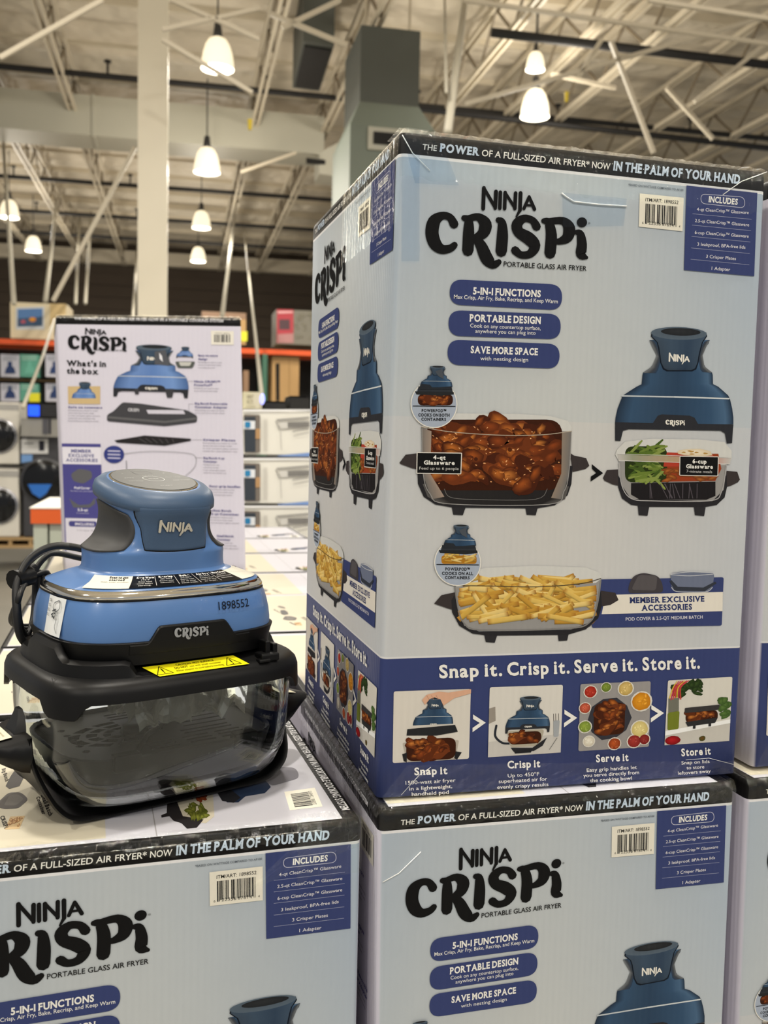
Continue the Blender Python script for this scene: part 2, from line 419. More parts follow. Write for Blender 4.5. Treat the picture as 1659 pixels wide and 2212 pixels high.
def food(A, M_, reg, kind, n, lay, size):
    x0, y0, x1, y1 = reg
    if kind in ('wings', 'wing2'):
        A.poly([M_(*p) for p in rounded([(x0, y0), (x1, y0), (x1, y1), (x0, y1)], size)], (58, 26, 10), lay)
        for i in range(n):
            cx = random.uniform(x0 + size * 1.0, x1 - size * 1.0); cy = y0 + size * .4 + (y1 - y0 - size * .95) * ((i + random.random()) / n)
            g = random.random(); c0 = [(186, 106, 42), (158, 80, 30), (200, 124, 56), (140, 66, 26)][i % 4]; c1 = [(92, 42, 16), (70, 30, 12), (108, 52, 22)][i % 3]
            a = random.uniform(-.7, .7); L = size * random.uniform(.9, 1.35); wd = size * random.uniform(.36, .56)
            # a wing: drumette bulb, waist, tip
            ca, sa = math.cos(a), math.sin(a); q = lambda u, v: (cx + u * ca - v * sa, cy + u * sa + v * ca)
            A.stroke([(*q(-L * .8, 0), wd * .8), (*q(-L * .3, wd * .2), wd * 1.0), (*q(L * .2, 0), wd * .6), (*q(L * .6, -wd * .5), wd * .75), (*q(L * .95, -wd * .2), wd * .3)], c1, lay + 1 + i * .02, M_, 3)
            A.blob(q(-L * .5, -wd * .05), wd * 1.25, wd * .75, a, c0, c1, lay + 1.005 + i * .02, 11, .16, M_); A.blob(q(L * .45, -wd * .4), wd * .95, wd * .5, a - .4, c0, c1, lay + 1.006 + i * .02, 10, .2, M_)
            for k in range(4):
                u, v = random.uniform(-L * .8, L * .7), random.uniform(-wd * .6, wd * .5); A.blob(q(u, v), size * random.uniform(.06, .16), size * random.uniform(.02, .05), a + random.uniform(-.6, .6), random.choice([(206, 138, 74), (186, 112, 50), (88, 40, 16)]), random.choice([c0, c1]), lay + 1.01 + i * .02, 7, .35, M_)
    elif kind == 'fries':
        A.poly([M_(*p) for p in rounded([(x0, y0 + size * .5), (x1, y0 + size * .5), (x1, y1), (x0, y1)], size * .6)], (176, 120, 30), lay)
        for i in range(n):
            a = random.gauss(0, .34); L = size * random.uniform(.6, 1.35); wd = size * random.uniform(.13, .19); ey = abs(L * math.sin(a)) + wd
            cx = random.uniform(x0 + size * .6, x1 - size * .6); cy = y0 + ey * .6 + (y1 - y0 - ey * 1.6) * ((i + random.random()) / n); ca, sa = math.cos(a), math.sin(a)
            if cx - L * ca < x0: cx = x0 + L * ca
            if cx + L * ca > x1: cx = x1 - L * ca
            q = lambda u, v: M_(cx + u * ca - v * sa, cy + u * sa + v * ca)
            c0 = random.choice([(226, 190, 100), (214, 172, 78), (200, 152, 60), (236, 206, 128)])
            A.rows([(q(-L, -wd), q(L, -wd)), (q(-L, wd * .3), q(L, wd * .3)), (q(-L, wd), q(L, wd))], [(0, (186, 132, 54)), (.12, c0), (.85, c0), (1, (170, 116, 44))], lay + 1 + i * .02, [1.0, .86, .42])
    elif kind == 'beans':
        A.poly([M_(*p) for p in rounded([(x0, y0), (x1, y0), (x1, y1), (x0, y1)], size)], (40, 52, 18), lay)
        for i in range(n):
            cx = random.uniform(x0 + size, x1 - size); cy = y0 + (y1 - y0) * ((i + random.random()) / n); a = random.uniform(-.9, .9); L = size * random.uniform(.8, 1.3)
            A.stroke([(cx - L * math.cos(a), cy - L * math.sin(a), size * .12), (cx + size * .1, cy - size * .1, size * .16), (cx + L * math.cos(a), cy + L * math.sin(a), size * .1)],
                     random.choice([(104, 124, 50), (84, 108, 40), (130, 146, 72), (66, 88, 32)]), lay + 1 + i * .02, M_, 2)
def dish_art(A, m, lay, rim, body, base, handles, feet, content=None):
    """glass dish in its dark cradle"""
    GL = (206, 206, 202)
    for h in handles: A.poly([m(*p) for p in h], (58, 52, 52), lay)
    for f in feet: A.poly([m(*p) for p in rounded(f, 3)], (44, 43, 46), lay)
    A.poly([m(*p) for p in base], (40, 39, 42), lay + .3)
    A.poly([m(*p) for p in body], (150, 148, 146), lay + .5)
    A.poly([m(*p) for p in rim], GL, lay + .6)
    if content: content()
# ------------------------------------------------------------------ the printed faces
W0, D0, H0 = .42, .442, .672
HA = homography([(865, 281), (1657, 370), (1590, 1670), (814, 1724)], [(0, H0), (W0, H0), (W0, 0), (0, 0)])
MM = .001
c4 = sub(HA, 640, 780, 1 / 2.963); c5 = sub(HA, 1180, 680, 1 / 3.073); t2 = sub(HA, 640, 270, 1 / 3.072); t3 = sub(HA, 1120, 280, 1 / 3.078)
s6 = sub(HA, 800, 1380, 1 / 1.931); w7 = sub(HA, 840, 860, 1 / 3.607); f8 = sub(HA, 920, 1120, 1 / 3.77)
OFFW = (236, 234, 228)
def art_front():
    A = Art()
    # band lettering
    def band(st, x0, x1, h, col, font, bold=0.):
        # baseline of the band in metres
        y = .6555; A.text(st, HAi(x0, y), HAi(x1, y), h, col, 3, HA, font, bold)
    Hi = homography([(0, H0), (W0, H0), (W0, 0), (0, 0)], [(865, 281), (1657, 370), (1590, 1670), (814, 1724)])
    def HAi(x, y): return Hi(x, y)
    U = lambda px: HA(px, 281 + (px - 865) * .1124 + 22)[0]
    LB = (196, 210, 226)
    for st, a, b, h, col, fo, bo in (('THE', 912, 943, 11.5, OFFW, 'sans', .012), ('POWER', 950, 1034, 16, LB, 'slab', .022), ('OF A FULL-SIZED AIR FRYER*', 1040, 1272, 13, OFFW, 'sans', .012),
                                 ('NOW', 1278, 1317, 13, OFFW, 'sans', .012), ('IN THE PALM OF YOUR HAND', 1324, 1597, 18, LB, 'slab', .022)):
        band(st, U(a), U(b), h, col, fo, bo)
    logo_ninja(A, t2)
    logo_crispi(A, t2)
    A.text('PORTABLE GLASS AIR FRYER', (1087, 571), (1266, 581), 10.5, (28, 28, 28), 3, HA, 'sans', .01)
    A.text('®', (1269, 481), (1274, 482), 4, (60, 60, 60), 3, HA)
    A.text('*BASED ON WATTAGE COMPARED TO AF100', (1356, 400), (1475, 412), 4.2, (90, 98, 108), 3, HA, 'sans', .012)
    # item label with its bar code
    A.poly([HA(*p) for p in ((1381, 416.5), (1476, 426), (1473.5, 497), (1379, 487))], (230, 225, 210), 2)
    A.text('ITM/ART: 1898552', (1393, 433), (1464, 439.5), 7, (30, 28, 26), 3, HA, 'sans', .008)
    random.seed(12); x = 0; Wb = 70
    while x < Wb:
        bw = random.choice([.8, .8, 1.5, 2.2]); g = random.choice([.7, .9, 1.6])
        if random.random() < .9:
            tl = 0 if (3 < x < 64) else 3
            a0 = (1393.5 + x, 438 + x * .1); a1 = (1393.5 + x + bw, 438 + (x + bw) * .1); hh = 40 if 5 < x < 64 else 43
            A.poly([HA(*p) for p in (a0, a1, (a1[0] - 1.2, a1[1] + hh), (a0[0] - 1.2, a0[1] + hh))], (24, 24, 26), 3)
        x += bw + g
    A.text('6', (1386, 481), (1389, 481.3), 5, (30, 28, 26), 3, HA); A.text('22356', (1400, 482), (1426, 485), 6.5, (30, 28, 26), 3, HA)
    A.text('67614', (1429, 485), (1454, 488), 6.5, (30, 28, 26), 3, HA); A.text('4', (1465, 489), (1468, 489.4), 5, (30, 28, 26), 3, HA)
    # includes panel
    q = [(1482, 400), (1635, 416), (1628.4, 592.9), (1476.7, 579.5)]
    A.poly([HA(*p) for p in q], NAVY, 2)
    o = rounded([(1513, 418), (1607, 425), (1608, 448), (1513, 438)], 11, 6); oo = o + [o[0]]
    for a, b in zip(oo, oo[1:]): A.line(a, b, 1.1, (200, 200, 214), 3, HA)
    A.text('INCLUDES', (1529.5, 435), (1592, 441), 12, OFFW, 3, HA, 'slab', .012)
    for st, a, b, h in (('4-qt CleanCrisp™ Glassware', (1504, 453.5), (1616, 461), 6.6), ('2.5-qt CleanCrisp™ Glassware', (1500, 477.5), (1617, 487), 6.6), ('6-cup CleanCrisp™ Glassware', (1499.5, 502.5), (1616, 511), 6.6),
                        ('3 leakproof, BPA-free lids', (1505, 527.5), (1609, 534.5), 6.6), ('3 Crisper Plates', (1524, 553.5), (1588.5, 558.5), 6.6), ('1 Adapter', (1536, 579), (1576, 582), 7)):
        A.text(st, a, b, h, (224, 222, 226), 3, HA, 'sans', .004)
    for y in (460, 484, 508, 532.5, 556.5): A.line((1495 - (y - 460) * .04, y), (1622 - (y - 460) * .05, y + 12), .9, (150, 154, 180), 3, HA)
    # the three capsules
    P = lambda q: A.poly([HA(*p) for p in rounded(q, 34, 9)], NAVY, 2)
    P([(972, 598), (1214, 610), (1213, 665), (970, 652)]); P([(969, 664), (1211, 673), (1210, 727), (968, 719)]); P([(967, 727), (1209, 737), (1207, 790), (966, 781)])
    A.text('5-IN-1 FUNCTIONS', (1021, 630), (1167, 636.5), 14, OFFW, 3, HA, 'slab', .015)
    A.text('Max Crisp, Air Fry, Bake, Recrisp, and Keep Warm', (980, 639.5), (1204, 650), 8.3, OFFW, 3, HA, 'sans', .004)
    A.text('PORTABLE DESIGN', (1014, 688), (1167, 693.5), 14.5, OFFW, 3, HA, 'slab', .015)
    A.text('Cook on any countertop surface,', (1015, 701), (1167, 707), 8, OFFW, 3, HA); A.text('anywhere you can plug into', (1026, 712.5), (1156, 717), 8, OFFW, 3, HA)
    A.text('SAVE MORE SPACE', (1016, 755.5), (1161, 760.5), 14, OFFW, 3, HA, 'slab', .015); A.text('with nesting design', (1037, 771), (1140, 774.5), 8, OFFW, 3, HA)
    # big powered pod
    random.seed(3)
    pod_art(A, c5, 2)
    # small dish with beans and salmon
    def small():
        food(A, c5, (520, 850, 800, 1090), 'beans', 46, 3, 58)
        A.poly([c5(*p) for p in ((790, 900), (1140, 900), (1160, 1000), (1120, 1080), (800, 1085), (765, 1040))], (150, 62, 30), 3)
        A.poly([c5(*p) for p in ((800, 890), (1100, 905), (1130, 940), (1110, 985), (775, 985), (782, 930))], (176, 62, 44), 4)
        for i in range(26): A.blob((random.uniform(790, 1120), random.uniform(1000, 1075)), 34, 13, random.uniform(-.4, .4), (176, 104, 44), (112, 56, 24), 5, 8, .3, c5)
        A.blob((985, 893), 120, 26, .05, (236, 226, 204), (214, 196, 164), 5, 14, .12, c5)
        for i in range(6): A.blob((random.uniform(900, 1060), random.uniform(882, 902)), 16, 5, 0, (190, 150, 80), (170, 130, 60), 5.5, 7, .3, c5)
        A.poly([c5(*p) for p in ((560, 1095), (1120, 1085), (1120, 1180), (1060, 1205), (620, 1205), (560, 1170))], (30, 27, 29), 4.5)
        for i in range(12):
            x = random.uniform(600, 1060); A.line((x, 1100), (x + random.uniform(-40, 60), 1195), 5, (84, 78, 84), 6, c5)
        A.rows([(c5(470, 905), c5(1222, 930)), (c5(478, 945), c5(1216, 968))], [(0, (190, 186, 182)), (.12, (150, 152, 130)), (.5, (176, 150, 120)), (.9, (190, 160, 150)), (1, (190, 188, 184))], 6)
        A.line((466, 900), (1225, 925), 3, (216, 214, 210), 6.5, c5); A.line((478, 945), (1216, 968), 3, (226, 224, 220), 6.5, c5)
        A.stroke([(480, 960, 3), (498, 1110, 3), (560, 1196, 3), (700, 1212, 3), (1080, 1212, 3), (1160, 1150, 3), (1192, 970, 3)], (170, 168, 168), 6.6, c5)
        A.rrect([(881, 914), (1141, 918), (1137, 1050), (879, 1045)], 8, BLK, 7, c5, (226, 222, 214), 5)
        A.text('6-cup', (966, 962), (1059, 965), 26, OFFW, 8, c5, 'slab', .012); A.text('Glassware', (924, 995), (1101, 999), 25, OFFW, 8, c5, 'slab', .012); A.text('7-minute meals', (926, 1024), (1096, 1028), 18, (200, 198, 196), 8, c5)
    dish_art(A, c5, 2, [(470, 870), (520, 820), (700, 800), (1000, 805), (1180, 822), (1228, 880), (1228, 935), (1190, 975), (480, 950), (456, 905)],
             [(480, 940), (500, 1110), (560, 1200), (1100, 1215), (1175, 1140), (1200, 960)],
             [(474, 1040), (475, 1120), (500, 1195), (560, 1238), (650, 1252), (1050, 1254), (1130, 1240), (1182, 1190), (1198, 1120), (1195, 1040), (1150, 1100), (1100, 1200), (600, 1195), (520, 1120)],
             [[(375, 1060), (400, 1008), (475, 1003), (480, 1112), (440, 1104), (385, 1078)], [(1284, 1072), (1266, 1020), (1195, 1013), (1188, 1122), (1225, 1112), (1270, 1090)]],
             [[(606, 1245), (682, 1250), (670, 1312), (612, 1308)], [(978, 1252), (1056, 1255), (1046, 1314), (985, 1308)]], small)
    # the chevron
    A.poly([c5(*p) for p in ((300, 968), (375, 1028), (292, 1084), (294, 1050), (330, 1027), (302, 1000))], BLK, 3)
    # large dish of wings (w7 view: 0..1659 x 0..938)
    def large():
        random.seed(5)
        A.rows([(w7(262, 640), w7(1400, 660)), (w7(300, 740), w7(1370, 760)), (w7(420, 800), w7(1250, 805))], [(0, (90, 88, 86)), (.1, (40, 38, 38)), (.9, (36, 34, 34)), (1, (90, 88, 86))], 3)
        food(A, w7, (290, 140, 1350, 690), 'wings', 62, 3.2, 125)
        for i in range(60):
            A.blob((random.uniform(320, 1330), random.uniform(180, 640)), random.uniform(5, 13), random.uniform(2, 5), random.uniform(-1, 1), (250, 214, 160), (214, 134, 70), 6, 6, .3, w7)
        A.rows([(w7(250, 200), w7(330, 230)), (w7(262, 560), w7(320, 560)), (w7(330, 760), w7(430, 740))], [(0, (112, 108, 104)), (1, (158, 140, 126))], 6)
        A.rows([(w7(1345, 245), w7(1420, 230)), (w7(1340, 560), w7(1402, 560)), (w7(1260, 750), w7(1340, 760))], [(0, (140, 126, 112)), (1, (112, 110, 108))], 6)
        A.stroke([(250, 195, 2.5), (480, 235, 2.5), (880, 262, 2.5), (1200, 258, 2.5), (1420, 230, 2.5)], (190, 176, 156), 7, w7)
        A.stroke([(255, 210, 3), (265, 560, 3), (320, 720, 3), (460, 795, 3), (1240, 800, 3), (1360, 700, 3), (1400, 540, 3), (1418, 240, 3)], (150, 148, 146), 7, w7)
        A.stroke([(430, 680, 2), (480, 745, 2), (700, 762, 2), (1140, 760, 2), (1230, 680, 2)], (120, 118, 116), 7, w7)
        A.rrect([(214, 392), (567, 397), (561, 565), (211, 560)], 10, BLK, 8, w7, (226, 222, 214), 7)
        A.text('4-qt', (342, 448), (438, 450), 30, OFFW, 9, w7, 'slab', .012); A.text('Glassware', (270, 488), (509, 491), 30, OFFW, 9, w7, 'slab', .012); A.text('Feed up to 6 people', (234, 527), (540, 532), 21, (206, 204, 200), 9, w7)
    dish_art(A, w7, 2, [(250, 200), (300, 120), (520, 92), (1000, 96), (1250, 112), (1390, 150), (1422, 200), (1420, 240), (1200, 264), (880, 268), (480, 240)],
             [(250, 200), (262, 560), (310, 700), (460, 800), (1240, 806), (1360, 710), (1400, 560), (1420, 232)],
             [(222, 560), (226, 640), (270, 740), (360, 800), (500, 825), (1150, 832), (1290, 808), (1390, 730), (1420, 640), (1430, 500), (1400, 500), (1350, 700), (1240, 800), (460, 795), (310, 700), (262, 560)],
             [[(82, 475), (130, 412), (215, 402), (215, 525), (180, 518), (90, 485)], [(1410, 400), (1440, 420), (1535, 440), (1560, 500), (1530, 525), (1430, 548)]],
             [[(488, 815), (598, 820), (575, 885), (500, 880)], [(1062, 826), (1158, 828), (1142, 886), (1072, 882)]], large)
    # dish of fries (f8 view: 0..1659 x 0..1056)
    def fries():
        random.seed(9)
        A.rows([(f8(290, 800), f8(1390, 800)), (f8(330, 870), f8(1330, 860))], [(0, (84, 82, 82)), (.1, (46, 44, 44)), (.9, (46, 44, 44)), (1, (90, 88, 88))], 3)
        food(A, f8, (262, 440, 1385, 845), 'fries', 130, 3.2, 130)
        A.stroke([(230, 520, 3), (480, 522, 3), (900, 530, 3), (1250, 505, 3), (1420, 462, 3)], (70, 62, 50), 7, f8)
        A.stroke([(232, 530, 5), (262, 720, 5), (310, 830, 5), (450, 885, 6), (1150, 872, 6), (1330, 820, 5), (1390, 680, 5), (1420, 480, 5)], (128, 126, 124), 7, f8)
    dish_art(A, f8, 3, [(240, 530), (300, 420), (480, 375), (900, 358), (1300, 372), (1400, 410), (1430, 460), (1380, 500), (900, 535), (400, 530)],
             [(235, 530), (262, 720), (310, 850), (430, 890), (1180, 880), (1340, 820), (1390, 700), (1425, 470)],
             [(205, 640), (212, 740), (270, 850), (380, 915), (520, 932), (1150, 925), (1300, 880), (1400, 790), (1430, 690), (1422, 560), (1400, 620), (1385, 720), (1320, 820), (1180, 885), (430, 900), (280, 800), (245, 640), (228, 600)],
             [[(65, 668), (125, 598), (235, 575), (240, 700), (215, 718), (170, 705)], [(1420, 562), (1540, 580), (1566, 640), (1500, 680), (1432, 692)]],
             [[(472, 920), (580, 925), (558, 990), (486, 984)], [(1072, 918), (1160, 915), (1148, 972), (1078, 976)]], fries)
    # member accessories strip, under the dish of fries
    A.poly([c5(*p) for p in rounded([(330, 1736), (1176, 1722), (1163, 2046), (300, 2060)], 14)], NAVY, 2)
    A.poly([c5(*p) for p in ((455, 1838), (1171, 1820), (1167, 1949), (365, 1968), (378, 1905), (470, 1875))], (226, 220, 208), 2.6)
    A.text('MEMBER EXCLUSIVE', (553, 1893), (1047, 1883), 35, (44, 54, 100), 3.4, c5, 'slab', .02); A.text('ACCESSORIES', (632, 1944), (965, 1937), 36, (44, 54, 100), 3.4, c5, 'slab', .02)
    A.text('POD COVER & 2.5-QT MEDIUM BATCH', (525, 2012), (1036, 1998), 21, (214, 212, 220), 3.4, c5, 'sans', .01)
    A.poly([c5(*p) for p in rounded([(575, 1712), (640, 1690), (740, 1712), (768, 1760), (775, 1825), (540, 1828), (545, 1770)], 30)], (66, 62, 66), 4)
    A.poly([c5(*p) for p in rounded([(610, 1705), (735, 1712), (725, 1810), (560, 1805)], 24)], (86, 82, 84), 4.5)
    A.poly([c5(*p) for p in rounded([(822, 1695), (900, 1684), (1105, 1690), (1112, 1710), (1100, 1790), (1060, 1822), (850, 1818), (828, 1790)], 16)], (108, 116, 138), 4)
    A.poly([c5(*p) for p in ((828, 1740), (870, 1785), (1040, 1790), (1118, 1750), (1128, 1762), (1050, 1815), (850, 1812), (815, 1748))], (52, 56, 66), 4.5)
    for a in ([(822, 1700, 2), (950, 1686, 2), (1108, 1692, 2)], [(822, 1704, 2), (950, 1712, 2), (1108, 1700, 2)], [(828, 1790, 2), (870, 1818, 2), (1050, 1820, 2), (1100, 1790, 2)]): A.stroke(a, (200, 202, 206), 5, c5)
    # the two round call-outs
    for mp, cx, cy, rx, ry, s1, kind in ((c4, 879, 254, 150, 152, 'COOKS ON BOTH', 'wings'), (c4, 1030, 1268, 150, 150, 'COOKS ON ALL', 'fries')):
        A.blob((cx, cy), rx, ry, 0, CREAM, CREAM, 8.5, 36, 0, mp); A.blob((cx, cy), rx - 6, ry - 6, 0, (168, 178, 194), (164, 174, 190), 8.8, 36, 0, mp)
        ox, oy = cx - 879, cy - 254
        food(A, lambda x, y: mp(x + ox, y + oy), (775, 190, 1000, 262), kind, 18, 9, 34)
        A.poly([mp(x + ox, y + oy) for x, y in ((757, 172), (1005, 176), (1006, 192), (930, 200), (766, 192))], (38, 40, 42), 10.5)
        A.poly([mp(x + ox, y + oy) for x, y in ((780, 140), (990, 140), (1000, 178), (770, 178))], (48, 52, 58), 10)
        pod_art(A, lambda x, y: mp(788 + (x - 455) * .265 + ox, 10 + (y - 70) * .215 + oy), 11, False, False)
        A.poly([mp(x + ox, y + oy) for x, y in ((788, 138), (800, 124), (852, 130), (868, 150), (990, 140), (992, 160), (786, 160))], (40, 44, 50), 13)
        A.poly([mp(x + ox, y + oy) for x, y in ((885, 45), (930, 28), (940, 95), (905, 75))], (74, 80, 88), 13.5)
        A.line((745 + ox, 265 + oy), (1013 + ox, 268 + oy), 5, BLK, 12, mp)
        A.text('POWERPOD™', (800 + ox, 303 + oy), (957 + ox, 305 + oy), 18, (20, 20, 22), 10, mp, 'slab', .015)
        A.text(s1, (778 + ox, 331 + oy), (978 + ox, 333 + oy), 18, (20, 20, 22), 10, mp, 'slab', .015); A.text('CONTAINERS', (798 + ox, 358 + oy), (955 + ox, 360 + oy), 18, (20, 20, 22), 10, mp, 'slab', .015)
    # bottom strip
    T = lambda st, a, b, h, f='slab', bo=.01, c=OFFW: A.text(st, a, b, h, c, 3, s6, f, bo)
    for st, a, b in (('Snap it.', 287, 549), ('Crisp it.', 570, 830), ('Serve it.', 850, 1113), ('Store it.', 1134, 1373)):
        T(st, (a, 153 - (a - 287) * .037), (b, 153 - (b - 287) * .037), 52)
    pics = [[(97, 210), (418, 200), (410, 496), (92, 514)], [(497, 193), (802, 183), (792, 470), (489, 490)], [(875, 180), (1168, 168), (1160, 446), (866, 465)], [(1240, 165), (1509, 150), (1495, 422), (1225, 440)]]
    bgc = [(214, 208, 198), (214, 210, 202), (150, 146, 144), (212, 208, 198)]
    for i, (q_, bc) in enumerate(zip(pics, bgc)):
        m = quadmap(s6, q_)
        A.poly([m(*p) for p in rounded([(0, 0), (100, 0), (100, 100), (0, 100)], 3)], bc, 2)
        random.seed(20 + i)
        if i == 0:
            pod_art(A, lambda x, y: m(25 + (x - 455) * .067, 9 + (y - 70) * .062), 4, True, False)
            A.poly([m(*p) for p in ((18, 53), (80, 50), (84, 60), (56, 64), (17, 62))], (38, 39, 42), 7)
            A.poly([m(*p) for p in rounded([(12, 72), (86, 72), (82, 100), (18, 100)], 3)], (180, 172, 160), 3); food(A, m, (17, 68, 82, 99), 'wings', 22, 3.5, 11)
            for p_ in (((12, 88), (18, 86), (18, 100), (14, 98)), ((82, 88), (90, 90), (84, 100), (80, 98))): A.poly([m(*p) for p in p_], (36, 36, 38), 6)
            A.poly([m(*p) for p in ((36, 13), (42, 6), (58, 2), (70, 4), (100, 0), (100, 6), (78, 12), (64, 22), (60, 13), (52, 10), (46, 12), (40, 20))], (214, 168, 140), 8)
            for x in (42, 48, 54): A.line((x, 7), (x + 3, 13), .6, (180, 130, 104), 8.5, m)
        elif i == 1:
            A.poly([m(*p) for p in ((0, 78), (100, 72), (100, 100), (0, 100))], (196, 192, 186), 3)
            A.stroke([(10, 55, 1.5), (9, 70, 1.5), (18, 80, 1.5), (28, 82, 1.5)], (40, 44, 52), 4, m)
            A.poly([m(*p) for p in rounded([(24, 64), (76, 64), (70, 88), (30, 88)], 5)], (176, 168, 150), 4); food(A, m, (27, 66, 72, 84), 'wings', 10, 4.3, 9)
            A.poly([m(*p) for p in ((22, 76), (30, 88), (60, 90), (80, 76), (74, 88), (62, 95), (34, 94))], (40, 40, 44), 6); A.poly([m(*p) for p in ((34, 92), (60, 92), (58, 97), (36, 97))], (34, 34, 38), 6)
            pod_art(A, lambda x, y: m(22 + (x - 455) * .078, 15 + (y - 70) * .07), 7, True, True)
            for x in (88, 91, 95): A.line((x, 42), (x + 1, 60), .8, (90, 84, 80), 4, m)
            A.poly([m(*p) for p in rounded([(88, 52), (97, 52), (96, 76), (89, 76)], 2)], (160, 164, 168), 5)
            A.line((84, 94), (94, 78), 1, (120, 118, 116), 5, m); A.poly([m(*p) for p in ((0, 30), (8, 28), (9, 48), (0, 52))], (150, 142, 132), 3)
        elif i == 2:
            A.blob((42, 54), 31, 32, 0, (66, 66, 74), (52, 52, 60), 3, 10, .03, m); food(A, m, (20, 30, 64, 78), 'wings', 34, 4, 11)
            for c, r, a, b in (((14, 12), 10, (190, 60, 40), (150, 36, 26)), ((36, 4), 8, (140, 160, 60), (90, 110, 40)), ((64, 6), 12, (226, 200, 130), (180, 150, 80)), ((91, 30), 16, (230, 160, 40), (190, 120, 24)), ((2, 36), 9, (220, 110, 80), (150, 60, 40)),
                                ((2, 64), 10, (150, 170, 70), (110, 130, 50)), ((14, 86), 9, (236, 230, 214), (200, 190, 170)), ((50, 98), 10, (190, 90, 40), (130, 50, 20)), ((86, 72), 14, (232, 216, 150), (200, 180, 110)), ((78, 90), 11, (170, 60, 50), (130, 36, 34)), ((94, 88), 9, (150, 50, 44), (116, 30, 30))):
                x0, y0 = min(max(c[0], r * .8), 100 - r * .8), min(max(c[1], r * .8), 100 - r * .8)
                A.blob((x0, y0), r * .98, r * .98, 0, (230, 226, 218), (214, 210, 200), 5, 16, 0, m); A.blob((x0, y0), r * .84, r * .84, 0, a, b, 5.5, 14, .04, m)
                for k in range(5): A.blob((x0 + random.uniform(-.5, .5) * r, y0 + random.uniform(-.5, .5) * r), r * .26, r * .14, random.uniform(0, 3), tuple(min(255, v + 26) for v in a), b, 6, 7, .2, m)
        else:
            A.poly([m(*p) for p in ((0, 78), (100, 66), (100, 72), (0, 85))], (240, 240, 238), 4); A.poly([m(*p) for p in ((0, 85), (100, 72), (100, 100), (0, 100))], (196, 192, 184), 3)
            for k in range(26): A.blob((random.uniform(10, 50), random.uniform(4, 24)), random.uniform(5, 9), random.uniform(3, 6), random.uniform(-1, 1), (56, 78, 34), (30, 46, 20), 4 + k * .02, 8, .3, m)
            for k in range(7): A.stroke([(3 + k * 3, 30, .9), (8 + k * 2, 12, .8), (14 + k * 3, 2, .6)], random.choice([(190, 50, 80), (220, 180, 60), (200, 70, 60)]), 5, m, 3)
            A.poly([m(*p) for p in ((2, 28), (18, 28), (19, 48), (3, 50))], (112, 112, 100), 5); A.poly([m(*p) for p in rounded([(2, 50), (20, 48), (20, 76), (3, 77)], 3)], (112, 122, 40), 6)
            food(A, m, (30, 50, 80, 68), 'wings', 10, 5, 9); A.rrect([(28, 44), (82, 42), (80, 50), (28, 52)], 1.5, (56, 54, 54), 7, m); A.poly([m(*p) for p in ((30, 66), (80, 62), (76, 70), (34, 73))], (44, 44, 46), 7)
            A.poly([m(*p) for p in ((42, 72), (46, 72), (46, 77), (42, 77))], (44, 44, 46), 7); A.poly([m(*p) for p in ((66, 70), (70, 70), (70, 75), (66, 75))], (44, 44, 46), 7)
            for k in range(14): A.blob((random.uniform(84, 95), random.uniform(34, 62)), 6, 5, 0, (92, 120, 60), (56, 84, 36), 5 + k * .02, 8, .3, m)
            A.blob((12, 93), 12, 7, 0, (184, 30, 34), (120, 12, 20), 5, 14, .03, m); A.blob((58, 93), 5, 4, 0, (110, 70, 30), (60, 70, 30), 5, 9, .2, m)
    for x, y in ((425, 345), (806, 325), (1168, 305)):
        A.poly([s6(a, b) for a, b in ((x + 2, y - 37), (x + 55, y - 2), (x, y + 38), (x, y + 20), (x + 30, y - 1), (x + 2, y - 18))], OFFW, 3)
    for st, a, b, h, subs in (('Snap it', (183, 565), (320, 560), 30, [('1500-watt air fryer', (146, 606), (354, 594), 15), ('in a lightweight,', (162, 631), (340, 620), 15), ('handheld pod', (172, 654), (326, 645), 15)]),
                              ('Crisp it', (571, 537), (707, 531), 30, [('Up to 450°F', (572, 576), (703, 568), 15), ('superheated air for', (534, 600), (736, 589), 15), ('evenly crispy results', (528, 625), (741, 612), 15)]),
                              ('Serve it', (940, 511), (1075, 505), 30, [('Easy grip handles let', (901, 553), (1110, 540), 15), ('you serve directly from', (887, 576), (1119, 562), 15), ('the cooking bowl', (915, 597), (1089, 586), 15)]),
                              ('Store it', (1296, 486), (1418, 478), 30, [('Snap on lids', (1296, 522), (1413, 515), 14), ('to store', (1317, 543), (1391, 538), 14), ('leftovers away', (1282, 566), (1418, 556), 14)])):
        T(st, a, b, h)
        for s2, a2, b2, h2 in subs: T(s2, a2, b2, h2, 'sans', .003)
    return A
HF = homography([(120.5, 681), (521, 685.6), (532.4, 1293), (142.5, 1289)], [(0, H0), (W0, H0), (W0, 0), (0, 0)])
b9 = sub(HF, 0, 620, 1 / 2.514)
